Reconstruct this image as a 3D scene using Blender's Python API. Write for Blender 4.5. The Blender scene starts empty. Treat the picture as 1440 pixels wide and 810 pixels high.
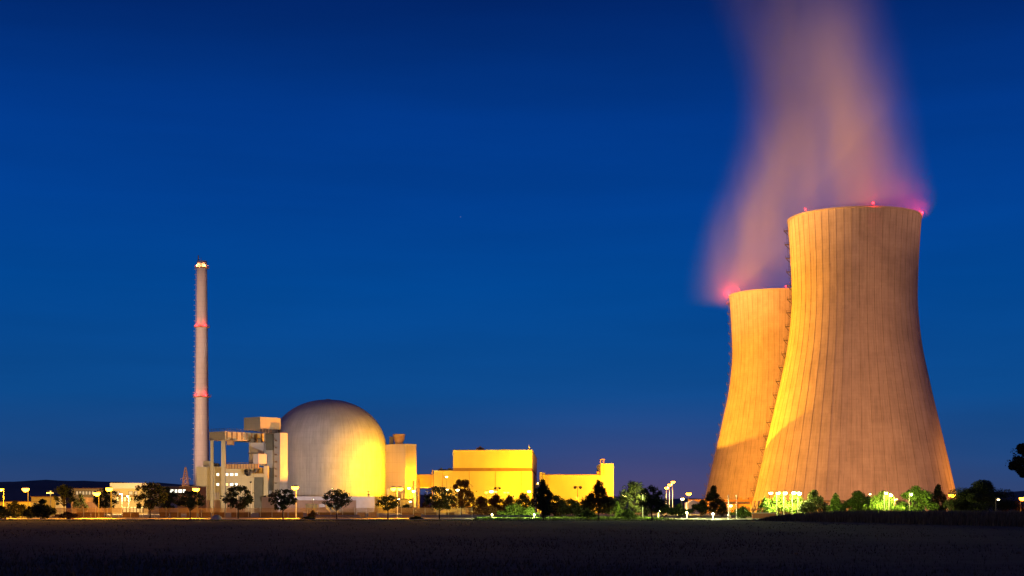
import bpy, math, random
from mathutils import Vector, Matrix

S = bpy.context.scene
COL = S.collection
RAD = math.radians

# ------------------------------------------------------------------ camera, sky, sun, exposure
CAM_H, F, HOR, CXP = 2.0, 2116.0, 716.0, 720.0
cam_d = bpy.data.cameras.new('camera')
cam = bpy.data.objects.new('camera', cam_d); COL.objects.link(cam)
cam.location = (0, 0, CAM_H); cam.rotation_euler = (RAD(90), 0, 0)
cam_d.sensor_width = 36; cam_d.lens = 36 * F / 1440
cam_d.shift_y = (HOR - 405) / 1440
cam_d.clip_start = 0.1; cam_d.clip_end = 30000
S.camera = cam

SKY_STRENGTH = 0.95
SKY_STOPS = [(0.0, (.034, .054, .150)), (.018, (.024, .060, .185)), (.036, (.013, .064, .220)), (.075, (.004, .071, .275)),
             (.145, (.0006, .065, .305)), (.20, (.0005, .053, .300)), (.25, (.0005, .042, .265)), (.32, (.0005, .020, .150)),
             (.6, (.0004, .010, .080)), (1.0, (.0003, .007, .06))]
w = bpy.data.worlds.new('World'); S.world = w; w.use_nodes = True
nt = w.node_tree; nt.nodes.clear()
def N(t, **k):
    n = nt.nodes.new(t)
    for a, b in k.items(): setattr(n, a, b)
    return n
tc = N('ShaderNodeTexCoord'); sep = N('ShaderNodeSeparateXYZ')
nt.links.new(tc.outputs['Generated'], sep.inputs[0])
def M2(op, a, b=None, c=None, tree=None):
    t = tree or nt
    n = t.nodes.new('ShaderNodeMath'); n.operation = op
    for i, v in enumerate((a, b, c)):
        if v is None: continue
        if isinstance(v, (int, float)): n.inputs[i].default_value = v
        else: t.links.new(v, n.inputs[i])
    return n.outputs[0]
ramp = N('ShaderNodeValToRGB'); cr = ramp.color_ramp
while len(cr.elements) > 1: cr.elements.remove(cr.elements[0])
for i, (p, c) in enumerate(SKY_STOPS):
    e = cr.elements[0] if i == 0 else cr.elements.new(p)
    e.position = p; e.color = (*c, 1)
nt.links.new(sep.outputs['Z'], ramp.inputs[0])
# town glow low over the plant (direction just right of centre)
gx = M2('POWER', M2('MULTIPLY', M2('SUBTRACT', sep.outputs['X'], .095), 8.0), 2.0)
gz = M2('POWER', M2('MULTIPLY', sep.outputs['Z'], 24.0), 2.0)
gl = M2('EXPONENT', M2('MULTIPLY', M2('ADD', gx, gz), -1.0))
front = M2('GREATER_THAN', sep.outputs['Y'], 0.0)
gl = M2('MULTIPLY', gl, front)
glow = N('ShaderNodeMix', data_type='RGBA', blend_type='ADD'); glow.inputs[6].default_value = (0, 0, 0, 1)
nt.links.new(gl, glow.inputs[0]); nt.links.new(ramp.outputs[0], glow.inputs[6]); glow.inputs[7].default_value = (.058, .008, .0, 1)
# very faint thin cloud streaks
cmap = N('ShaderNodeMapping'); cmap.inputs['Scale'].default_value = (2.0, 2.0, 16.0)
nt.links.new(tc.outputs['Generated'], cmap.inputs[0])
cn = N('ShaderNodeTexNoise'); cn.inputs['Scale'].default_value = 2.2; cn.inputs['Detail'].default_value = 5
nt.links.new(cmap.outputs[0], cn.inputs['Vector'])
cm = N('ShaderNodeMapRange'); cm.inputs[1].default_value = .3; cm.inputs[2].default_value = .75; cm.inputs[3].default_value = .93; cm.inputs[4].default_value = 1.07
nt.links.new(cn.outputs[0], cm.inputs[0])
mul = N('ShaderNodeVectorMath', operation='SCALE'); nt.links.new(glow.outputs[2], mul.inputs[0]); nt.links.new(cm.outputs[0], mul.inputs['Scale'])
# stars
sv = N('ShaderNodeTexVoronoi'); sv.inputs['Scale'].default_value = 60
nt.links.new(tc.outputs['Generated'], sv.inputs['Vector'])
sm = N('ShaderNodeMapRange'); sm.inputs[1].default_value = .035; sm.inputs[2].default_value = .0; sm.inputs[3].default_value = 0; sm.inputs[4].default_value = 1
nt.links.new(sv.outputs['Distance'], sm.inputs[0])
sc_ = N('ShaderNodeSeparateColor'); nt.links.new(sv.outputs['Color'], sc_.inputs[0])
pick = M2('GREATER_THAN', sc_.outputs[0], .93)
st = M2('MULTIPLY', M2('MULTIPLY', sm.outputs[0], pick), .16)
add = N('ShaderNodeVectorMath', operation='ADD'); nt.links.new(mul.outputs[0], add.inputs[0]); nt.links.new(st, add.inputs[1])
bg = N('ShaderNodeBackground'); bg.inputs[1].default_value = SKY_STRENGTH
nt.links.new(add.outputs[0], bg.inputs[0])
wo = N('ShaderNodeOutputWorld'); nt.links.new(bg.outputs[0], wo.inputs[0])

sd = bpy.data.lights.new('afterglow_sun', 'SUN'); sun = bpy.data.objects.new('afterglow_sun', sd); COL.objects.link(sun)
sd.energy = 0.22; sd.angle = RAD(40); sd.color = (1.0, .62, .47)
sun.rotation_euler = (RAD(88), 0, RAD(-14))          # from behind the camera, the last glow of the set sun

S.view_settings.view_transform = 'Standard'; S.view_settings.look = 'None'
S.view_settings.exposure = 0; S.view_settings.gamma = 1; S.view_settings.use_curve_mapping = False
S.render.engine = 'CYCLES'
cy = S.cycles
cy.max_bounces = 4; cy.diffuse_bounces = 2; cy.glossy_bounces = 2; cy.transparent_max_bounces = 8; cy.volume_bounces = 0
cy.sample_clamp_indirect = 2.0; cy.use_denoising = True
try: cy.volume_step_rate = 1.0; cy.volume_max_steps = 256
except Exception: pass

# ------------------------------------------------------------------ helpers
def wx(px, Y): return (px - CXP) / F * Y
def wz(py, Y): return CAM_H + (HOR - py) * Y / F
ORG = {}
def org(o): return ORG.get(o.name, Vector((0, 0, 0))) if o else Vector((0, 0, 0))

def tag(o, label=None, cat=None, group=None, kind=None):
    if label: o['label'] = label
    if cat: o['category'] = cat
    if group: o['group'] = group
    if kind: o['kind'] = kind
    return o
def thing(name, loc, label, cat, group=None):
    o = bpy.data.objects.new(name, None); COL.objects.link(o)
    o.location = loc; o.empty_display_size = .5
    ORG[o.name] = Vector(loc)
    return tag(o, label, cat, group)

class MB:
    def __init__(s): s.v = []; s.f = []; s.m = []; s.cur = 0; s.smooth = []
    def add(s, vs, fs, sm=False):
        b = len(s.v); s.v += [tuple(v) for v in vs]
        for f in fs: s.f.append([b + i for i in f]); s.m.append(s.cur); s.smooth.append(sm)
    def prism(s, poly, z0, z1):
        n = len(poly)
        vs = [(x, y, z0) for x, y in poly] + [(x, y, z1) for x, y in poly]
        fs = [[i, (i + 1) % n, n + (i + 1) % n, n + i] for i in range(n)] + [list(range(n, 2 * n)), list(range(n - 1, -1, -1))]
        s.add(vs, fs)
    def box(s, x0, x1, y0, y1, z0, z1): s.prism([(x0, y0), (x1, y0), (x1, y1), (x0, y1)], z0, z1)
    def tube(s, a, b, r0, r1=None, n=8, sm=True):
        a = Vector(a); b = Vector(b); r1 = r0 if r1 is None else r1
        d = (b - a).normalized(); u = d.orthogonal().normalized(); v = d.cross(u)
        vs = []
        for p, r in ((a, r0), (b, r1)):
            for i in range(n):
                t = 2 * math.pi * i / n; vs.append(p + (u * math.cos(t) + v * math.sin(t)) * r)
        s.add(vs, [[i, (i + 1) % n, n + (i + 1) % n, n + i] for i in range(n)], sm)
        s.add(vs[:n], [list(range(n - 1, -1, -1))]); s.add(vs[n:], [list(range(n))])
    def lathe(s, prof, c=(0, 0, 0), n=32, sm=True, cap0=True, cap1=True):
        vs = []
        for r, z in prof:
            for i in range(n):
                t = 2 * math.pi * i / n; vs.append((c[0] + r * math.cos(t), c[1] + r * math.sin(t), c[2] + z))
        fs = []
        for k in range(len(prof) - 1):
            for i in range(n):
                j = (i + 1) % n; fs.append([k * n + i, k * n + j, (k + 1) * n + j, (k + 1) * n + i])
        s.add(vs, fs, sm)
        if cap0: s.add(vs[:n], [list(range(n - 1, -1, -1))])
        if cap1: s.add(vs[-n:], [list(range(n))])
    def beam(s, a, b, w):                               # square bar
        s.tube(a, b, w * .7, w * .7, 4, False)
    def build(s, name, mats, parent=None):
        if not isinstance(mats, (list, tuple)): mats = [mats]
        off = org(parent)
        me = bpy.data.meshes.new(name)
        me.from_pydata([(v[0] - off.x, v[1] - off.y, v[2] - off.z) for v in s.v], [], s.f)
        for m in mats: me.materials.append(m)
        me.polygons.foreach_set('material_index', s.m)
        me.polygons.foreach_set('use_smooth', s.smooth)
        me.update()
        o = bpy.data.objects.new(name, me); COL.objects.link(o)
        if parent: o.parent = parent
        ORG[o.name] = off
        return o

def cpoly(xl, xc, xr, Yc, phi):
    """Footprint whose nearest corner is seen at column xc at depth Yc, left wall reaching xl, right wall reaching xr."""
    p = RAD(phi); c, s_ = math.cos(p), math.sin(p); Xc = wx(xc, Yc)
    k = (xl - CXP) / F; a = (Xc - k * Yc) / (c + k * s_)
    k2 = (xr - CXP) / F; b = (k2 * Yc - Xc) / (s_ - k2 * c)
    A = (Xc, Yc); L = (Xc - a * c, Yc + a * s_); R = (Xc + b * s_, Yc + b * c)
    return [L, A, R, (L[0] + R[0] - Xc, L[1] + R[1] - Yc)]
def mid(poly): return (sum(p[0] for p in poly) / len(poly), sum(p[1] for p in poly) / len(poly))

# ------------------------------------------------------------------ materials
def mat(name, col, rough=.85, var=.12, scale=.15, stretch=(1, 1, 1), bump=0.0, bscale=3.0, emit=None, estr=0, metal=0, joints=None, trans=0):
    m = bpy.data.materials.new(name); m.use_nodes = True
    t = m.node_tree; b = t.nodes['Principled BSDF']
    b.inputs['Roughness'].default_value = rough; b.inputs['Metallic'].default_value = metal
    b.inputs['Specular IOR Level'].default_value = .25
    co = t.nodes.new('ShaderNodeTexCoord')
    mp = t.nodes.new('ShaderNodeMapping'); mp.inputs['Scale'].default_value = stretch
    t.links.new(co.outputs['Object'], mp.inputs[0])
    n = t.nodes.new('ShaderNodeTexNoise'); n.inputs['Scale'].default_value = scale; n.inputs['Detail'].default_value = 7; n.inputs['Roughness'].default_value = .62
    t.links.new(mp.outputs[0], n.inputs['Vector'])
    r = t.nodes.new('ShaderNodeValToRGB')
    r.color_ramp.elements[0].position = .3; r.color_ramp.elements[1].position = .7
    r.color_ramp.elements[0].color = (*[max(0, c * (1 - var)) for c in col], 1)
    r.color_ramp.elements[1].color = (*[min(1, c * (1 + var)) for c in col], 1)
    t.links.new(n.outputs[0], r.inputs[0]); out = r.outputs[0]
    if joints:                                           # (axis spacings x, z, darkness, width)
        sx, sz, dk, wd = joints
        s3 = t.nodes.new('ShaderNodeSeparateXYZ'); t.links.new(co.outputs['Object'], s3.inputs[0])
        f = None
        for ax, sp in (('X', sx), ('Y', sx), ('Z', sz)):
            if not sp: continue
            q = M2('FRACT', M2('DIVIDE', s3.outputs[ax], sp, tree=t), tree=t)
            q = M2('LESS_THAN', q, wd / sp, tree=t)
            f = q if f is None else M2('MAXIMUM', f, q, tree=t)
        mx = t.nodes.new('ShaderNodeMix'); mx.data_type = 'RGBA'; mx.blend_type = 'MULTIPLY'
        t.links.new(M2('MULTIPLY', f, dk, tree=t), mx.inputs[0]); t.links.new(out, mx.inputs[6]); mx.inputs[7].default_value = (.35, .33, .32, 1)
        out = mx.outputs[2]
    t.links.new(out, b.inputs['Base Color'])
    if bump:
        n2 = t.nodes.new('ShaderNodeTexNoise'); n2.inputs['Scale'].default_value = bscale; n2.inputs['Detail'].default_value = 4
        t.links.new(co.outputs['Object'], n2.inputs['Vector'])
        bp = t.nodes.new('ShaderNodeBump'); bp.inputs['Strength'].default_value = bump; bp.inputs['Distance'].default_value = .15
        t.links.new(n2.outputs[0], bp.inputs['Height']); t.links.new(bp.outputs[0], b.inputs['Normal'])
    if emit:
        b.inputs['Emission Color'].default_value = (*emit, 1); b.inputs['Emission Strength'].default_value = estr
        try: m.cycles.emission_sampling = 'NONE'
        except Exception: pass
    return m

def shell_mat(name, col, period, dark, n_lift=1.5, seam=(.12, .06)):
    """Weathered concrete of a body of revolution: streaks down the meridians, faint lift joints, blotches."""
    m = bpy.data.materials.new(name); m.use_nodes = True
    t = m.node_tree; b = t.nodes['Principled BSDF']; b.inputs['Roughness'].default_value = .9; b.inputs['Specular IOR Level'].default_value = .15
    co = t.nodes.new('ShaderNodeTexCoord'); s3 = t.nodes.new('ShaderNodeSeparateXYZ'); t.links.new(co.outputs['Object'], s3.inputs[0])
    ang = M2('ARCTAN2', s3.outputs['Y'], s3.outputs['X'], tree=t)
    cb = t.nodes.new('ShaderNodeCombineXYZ'); t.links.new(M2('MULTIPLY', ang, 40, tree=t), cb.inputs[0]); t.links.new(M2('MULTIPLY', s3.outputs['Z'], .05, tree=t), cb.inputs[2])
    n1 = t.nodes.new('ShaderNodeTexNoise'); n1.inputs['Scale'].default_value = 1.1; n1.inputs['Detail'].default_value = 6; n1.inputs['Roughness'].default_value = .7
    t.links.new(cb.outputs[0], n1.inputs['Vector'])
    n2 = t.nodes.new('ShaderNodeTexNoise'); n2.inputs['Scale'].default_value = .09; n2.inputs['Detail'].default_value = 8; n2.inputs['Roughness'].default_value = .65
    t.links.new(co.outputs['Object'], n2.inputs['Vector'])
    # small dark vertical drips
    cb2 = t.nodes.new('ShaderNodeCombineXYZ'); t.links.new(M2('MULTIPLY', ang, 90, tree=t), cb2.inputs[0]); t.links.new(M2('MULTIPLY', s3.outputs['Z'], .22, tree=t), cb2.inputs[2])
    n3 = t.nodes.new('ShaderNodeTexNoise'); n3.inputs['Scale'].default_value = 1.0; n3.inputs['Detail'].default_value = 3
    t.links.new(cb2.outputs[0], n3.inputs['Vector'])
    drip = t.nodes.new('ShaderNodeMapRange'); drip.inputs[1].default_value = .62; drip.inputs[2].default_value = .74
    t.links.new(n3.outputs[0], drip.inputs[0])
    lift = M2('FRACT', M2('DIVIDE', s3.outputs['Z'], n_lift, tree=t), tree=t)
    liftn = t.nodes.new('ShaderNodeTexWhiteNoise'); liftn.noise_dimensions = '2D'
    cb3 = t.nodes.new('ShaderNodeCombineXYZ')
    t.links.new(M2('FLOOR', M2('DIVIDE', s3.outputs['Z'], n_lift, tree=t), tree=t), cb3.inputs[0])
    t.links.new(M2('FLOOR', M2('MULTIPLY', ang, period / (2 * math.pi), tree=t), tree=t), cb3.inputs[1])
    t.links.new(cb3.outputs[0], liftn.inputs['Vector'])
    v = M2('ADD', M2('MULTIPLY', n1.outputs[0], .55, tree=t), M2('MULTIPLY', n2.outputs[0], .45, tree=t), tree=t)
    mr = t.nodes.new('ShaderNodeMapRange'); mr.inputs[1].default_value = .32; mr.inputs[2].default_value = .68; mr.inputs[3].default_value = 1 - dark; mr.inputs[4].default_value = 1 + dark * .5
    t.links.new(v, mr.inputs[0])
    k = M2('MULTIPLY', mr.outputs[0], M2('SUBTRACT', 1, M2('MULTIPLY', drip.outputs[0], dark * .9, tree=t), tree=t), tree=t)
    k = M2('MULTIPLY', k, M2('ADD', M2('MULTIPLY', liftn.outputs[0], .06, tree=t), .97, tree=t), tree=t)
    k = M2('MULTIPLY', k, M2('SUBTRACT', 1, M2('MULTIPLY', M2('LESS_THAN', lift, seam[0], tree=t), seam[1], tree=t), tree=t), tree=t)
    vm = t.nodes.new('ShaderNodeVectorMath'); vm.operation = 'SCALE'; vm.inputs[0].default_value = col
    t.links.new(k, vm.inputs['Scale']); t.links.new(vm.outputs[0], b.inputs['Base Color'])
    return m

def leaf_mat(name, col, var=.5):
    m = bpy.data.materials.new(name); m.use_nodes = True
    t = m.node_tree; b = t.nodes['Principled BSDF']; b.inputs['Roughness'].default_value = .65; b.inputs['Specular IOR Level'].default_value = .2
    g = t.nodes.new('ShaderNodeNewGeometry')
    r = t.nodes.new('ShaderNodeValToRGB')
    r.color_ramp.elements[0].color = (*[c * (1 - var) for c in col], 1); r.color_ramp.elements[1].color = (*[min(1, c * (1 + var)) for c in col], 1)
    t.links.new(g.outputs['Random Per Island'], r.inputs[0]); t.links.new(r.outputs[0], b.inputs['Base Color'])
    tr = t.nodes.new('ShaderNodeBsdfTranslucent'); t.links.new(r.outputs[0], tr.inputs[0])
    mx = t.nodes.new('ShaderNodeMixShader'); mx.inputs[0].default_value = .3
    t.links.new(b.outputs[0], mx.inputs[1]); t.links.new(tr.outputs[0], mx.inputs[2])
    t.links.new(mx.outputs[0], t.nodes['Material Output'].inputs[0])
    return m

M = {}
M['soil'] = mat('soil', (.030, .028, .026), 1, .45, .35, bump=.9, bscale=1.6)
M['earth'] = mat('earth', (.10, .085, .065), 1, .3, .05, bump=.3)
M['asphalt'] = mat('asphalt', (.16, .15, .14), .9, .2, .4, bump=.2)
M['yard'] = mat('yard', (.20, .185, .165), .95, .25, .08, bump=.2)
M['gravel'] = mat('gravel', (.40, .34, .26), .95, .3, .3, bump=.5)
M['kerb'] = mat('kerb', (.32, .31, .29), .9, .15, .5)
M['turf'] = mat('turf', (.055, .085, .025), 1, .4, .6, bump=.6)
M['hill'] = mat('hill', (.24, .13, .105), 1, .3, .004)
M['tower'] = shell_mat('tower_concrete', (.40, .35, .30), 54, .36)
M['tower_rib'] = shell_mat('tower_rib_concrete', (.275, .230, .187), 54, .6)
M['tower_in'] = mat('tower_inside', (.22, .20, .18))
M['dome'] = shell_mat('dome_concrete', (.50, .48, .465), 40, .34, 3.4, (.05, .09))
M['stack'] = shell_mat('stack_concrete', (.50, .46, .43), 12, .15, 3)
M['cream'] = mat('cream_cladding', (.60, .53, .32), .7, .06, .08, (1, 1, .3), joints=(6.0, 0, .12, .12))
M['yellow'] = mat('pale_cladding', (.56, .49, .24), .75, .15, .05, (1, 1, .25), joints=(4.5, 5.6, .30, .14))
M['block'] = mat('plain_block_cladding', (.52, .41, .30), .75, .12, .05, (1, 1, .25), joints=(4.5, 5.6, .25, .14))
M['band'] = mat('brown_band', (.20, .11, .06), .8, .15, .2)
M['brown'] = mat('brown_cladding', (.22, .13, .09), .8, .15, .2, joints=(1.2, 0, .3, .1))
M['beige'] = mat('beige_concrete', (.38, .32, .20), .85, .12, .12, (1, 1, .3), joints=(5, 3.4, .2, .1))
M['grey'] = mat('grey_concrete', (.36, .34, .31), .9, .15, .15, (1, 1, .4), joints=(0, 3.2, .2, .1))
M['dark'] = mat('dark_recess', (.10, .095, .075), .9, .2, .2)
M['mauve'] = mat('mauve_plaster', (.36, .31, .31), .85, .1, .2)
M['white'] = mat('white_paint', (.72, .68, .62), .6, .06, .3)
M['steel'] = mat('galvanised_steel', (.34, .33, .32), .5, .15, 1, metal=.4)
M['pole'] = mat('painted_pole', (.13, .13, .12), .6, .1, 1)
M['dsteel'] = mat('dark_steel', (.07, .06, .055), .6, .2, 1)
M['rust'] = mat('rust_steel', (.36, .21, .10), .8, .25, .4)
M['glassdark'] = mat('dark_glass', (.03, .035, .045), .15, .1, .3)
M['brick'] = mat('red_brick', (.34, .13, .07), .9, .2, 2, joints=(.5, .2, .4, .03))
M['fencewire'] = mat('fence_wire', (.26, .18, .10), .6, .1, 1)
M['panel'] = mat('brown_panel', (.085, .042, .022), .85, .25, .5, joints=(.5, 0, .4, .06))
M['bark'] = mat('bark', (.055, .04, .03), .95, .3, 3, (1, 1, .3))
M['leaf'] = leaf_mat('leaf_dark', (.040, .048, .016))
M['leafg'] = leaf_mat('leaf_green', (.070, .115, .018))
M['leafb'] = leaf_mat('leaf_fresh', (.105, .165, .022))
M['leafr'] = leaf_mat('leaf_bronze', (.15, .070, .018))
M['grass'] = leaf_mat('grass_blade', (.10, .155, .025))
M['lawn'] = mat('lawn_turf', (.075, .12, .025), 1, .4, .6, bump=.6)
M['crop'] = leaf_mat('dry_crop', (.052, .043, .032))
M['stone'] = mat('pale_stone', (.42, .38, .32), .9, .15, 2)
M['win_w'] = mat('lit_window_white', (.5, .5, .45), emit=(1, .93, .72), estr=2.2)
M['win_y'] = mat('lit_window_yellow', (.5, .45, .3), emit=(1, .68, .22), estr=1.3)
M['win_d'] = mat('lit_window_dim', (.4, .36, .3), emit=(1, .72, .35), estr=.45)
M['na_lens'] = mat('sodium_lens', (.6, .4, .1), emit=(1, .31, .013), estr=30)
M['wh_lens'] = mat('white_lens', (.6, .6, .6), emit=(1, .70, .20), estr=36)
M['sm_lens'] = mat('small_lens', (.6, .6, .6), emit=(1, .70, .28), estr=20)
M['cap_lens'] = mat('cap_lens', (.6, .3, .2), emit=(1, .32, .10), estr=2.4)
M['red_lens'] = mat('red_lens', (.5, .02, .02), emit=(1, .018, .022), estr=14)

SODIUM = (1.0, .44, .004); AMBER = (1.0, .31, .015); WARM = (1.0, .56, .17); GREENW = (.95, 1.0, .25)
def point(parent, loc, P, col, r=.25):
    d = bpy.data.lights.new('lamp_light', 'POINT'); d.energy = P; d.color = col; d.shadow_soft_size = r
    o = bpy.data.objects.new('lamp_light', d); COL.objects.link(o); o.parent = parent
    o.location = Vector(loc) - org(parent); return o
def spot(parent, loc, target, P, col, ang, blend=.15, r=.3):
    d = bpy.data.lights.new('flood_light', 'SPOT'); d.energy = P; d.color = col; d.spot_size = RAD(ang); d.spot_blend = blend; d.shadow_soft_size = r
    o = bpy.data.objects.new('flood_light', d); COL.objects.link(o); o.parent = parent
    o.location = Vector(loc) - org(parent)
    o.rotation_euler = (Vector(target) - Vector(loc)).to_track_quat('-Z', 'Y').to_euler(); return o

# ------------------------------------------------------------------ ground, roads, hills
def sheet(name, poly, z, m):
    b = MB(); b.add([(x, y, z) for x, y in poly], [list(range(len(poly)))]); o = b.build(name, m); return tag(o, kind='structure')
sheet('ground', [(-9000, -600), (9000, -600), (9000, 12000), (-9000, 12000)], 0, M['earth'])
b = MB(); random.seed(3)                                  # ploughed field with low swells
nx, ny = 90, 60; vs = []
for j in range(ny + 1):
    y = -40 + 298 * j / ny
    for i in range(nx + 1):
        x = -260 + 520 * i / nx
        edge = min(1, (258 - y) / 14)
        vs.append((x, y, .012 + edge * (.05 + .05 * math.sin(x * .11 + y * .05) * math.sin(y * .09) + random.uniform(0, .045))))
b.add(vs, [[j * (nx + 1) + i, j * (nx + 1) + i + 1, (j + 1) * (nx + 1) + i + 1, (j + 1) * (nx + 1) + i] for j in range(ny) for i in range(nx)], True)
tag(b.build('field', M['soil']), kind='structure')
sheet('road', [(-400, 276), (22, 276), (40, 270), (400, 262), (400, 269), (40, 277), (22, 283), (-400, 283)], .008, M['asphalt'])
sheet('footpath', [(-400, 284), (-8, 284), (-8, 337), (-400, 337)], .012, M['gravel'])
sheet('pavement', [(36, 225), (44, 252), (58, 300), (40, 330), (32, 300), (30, 262)], .016, M['gravel'])
sheet('yard', [(-500, 338), (-6, 338), (-6, 380), (900, 380), (900, 1300), (-500, 1300)], .004, M['yard'])
b = MB(); b.box(-400, -8, 283.0, 283.4, 0, .13); tag(b.build('kerb', M['kerb']), kind='structure')
b = MB(); x = -395                                         # painted centre line dashes
while x < 20:
    b.add([(x, 279.4, .012), (x + 4, 279.4, .012), (x + 4, 279.6, .012), (x, 279.6, .012)], [[0, 1, 2, 3]]); x += 10
tag(b.build('road_marking', M['white']), kind='structure')
sheet('verge', [(-400, 258), (36, 258), (30, 275.5), (-400, 275.5)], .02, M['turf'])
sheet('lawn', [(-7.9, 284), (31, 284), (31, 379), (-5.9, 379), (-7.9, 337)], .016, M['lawn'])
# hills on the horizon
HILL = [(-600, 684), (-200, 681), (0, 677.5), (60, 675.5), (95, 675), (140, 677), (200, 678.5), (270, 681), (330, 684), (430, 688), (560, 692), (600, 696), (650, 697), (850, 697), (900, 700), (1000, 702), (1100, 701), (1250, 697), (1345, 694), (1440, 690), (1800, 688), (2200, 690)]
b = MB(); vs = []; cols = 160; rows = [(3600, 0), (3900, .45), (4300, .85), (4700, 1), (5300, .9), (6500, 0)]
for (Y, k) in rows:
    for i in range(cols + 1):
        px = -600 + 2800 * i / cols
        for (a, c) in zip(HILL, HILL[1:]):
            if a[0] <= px <= c[0]: py = a[1] + (c[1] - a[1]) * (px - a[0]) / (c[0] - a[0])
        h = wz(py, 4700) + 2.5 * math.sin(i * 1.7) * math.sin(i * .37)
        vs.append((wx(px, 4700) * (.85 + .15 * Y / 4700), Y, h * k - .5))
b.add(vs, [[r * (cols + 1) + i, r * (cols + 1) + i + 1, (r + 1) * (cols + 1) + i + 1, (r + 1) * (cols + 1) + i] for r in range(len(rows) - 1) for i in range(cols)], True)
tag(b.build('hills', M['hill']), kind='structure')

# ------------------------------------------------------------------ cooling towers
PROF = [(48.6, 6.0), (47.9, 9), (46.8, 13.5), (44.6, 24), (42.0, 35), (39.5, 46), (36.9, 57), (34.5, 68.5), (32.4, 78), (30.8, 90), (29.8, 102.5), (30.0, 113), (30.5, 124), (31.1, 134), (31.8, 142.6)]
def prof_r(z):
    for (r0, z0), (r1, z1) in zip(PROF, PROF[1:]):
        if z0 <= z <= z1: return r0 + (r1 - r0) * (z - z0) / (z1 - z0)
    return PROF[0][0] if z < PROF[0][1] else PROF[-1][0]
def smooth_prof(n):
    zs = [6 + (142.6 - 6) * i / n for i in range(n + 1)]
    rs = [prof_r(z) for z in zs]
    for _ in range(3): rs = [rs[0]] + [(rs[i - 1] + 2 * rs[i] + rs[i + 1]) / 4 for i in range(1, n)] + [rs[-1]]
    return list(zip(rs, zs))
SP = smooth_prof(48)
def tower_r(z):
    k = min(47, max(0, int((z - 6) / (136.6 / 48)))); f = (z - SP[k][1]) / (136.6 / 48)
    return SP[k][0] + (SP[k + 1][0] - SP[k][0]) * f
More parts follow.
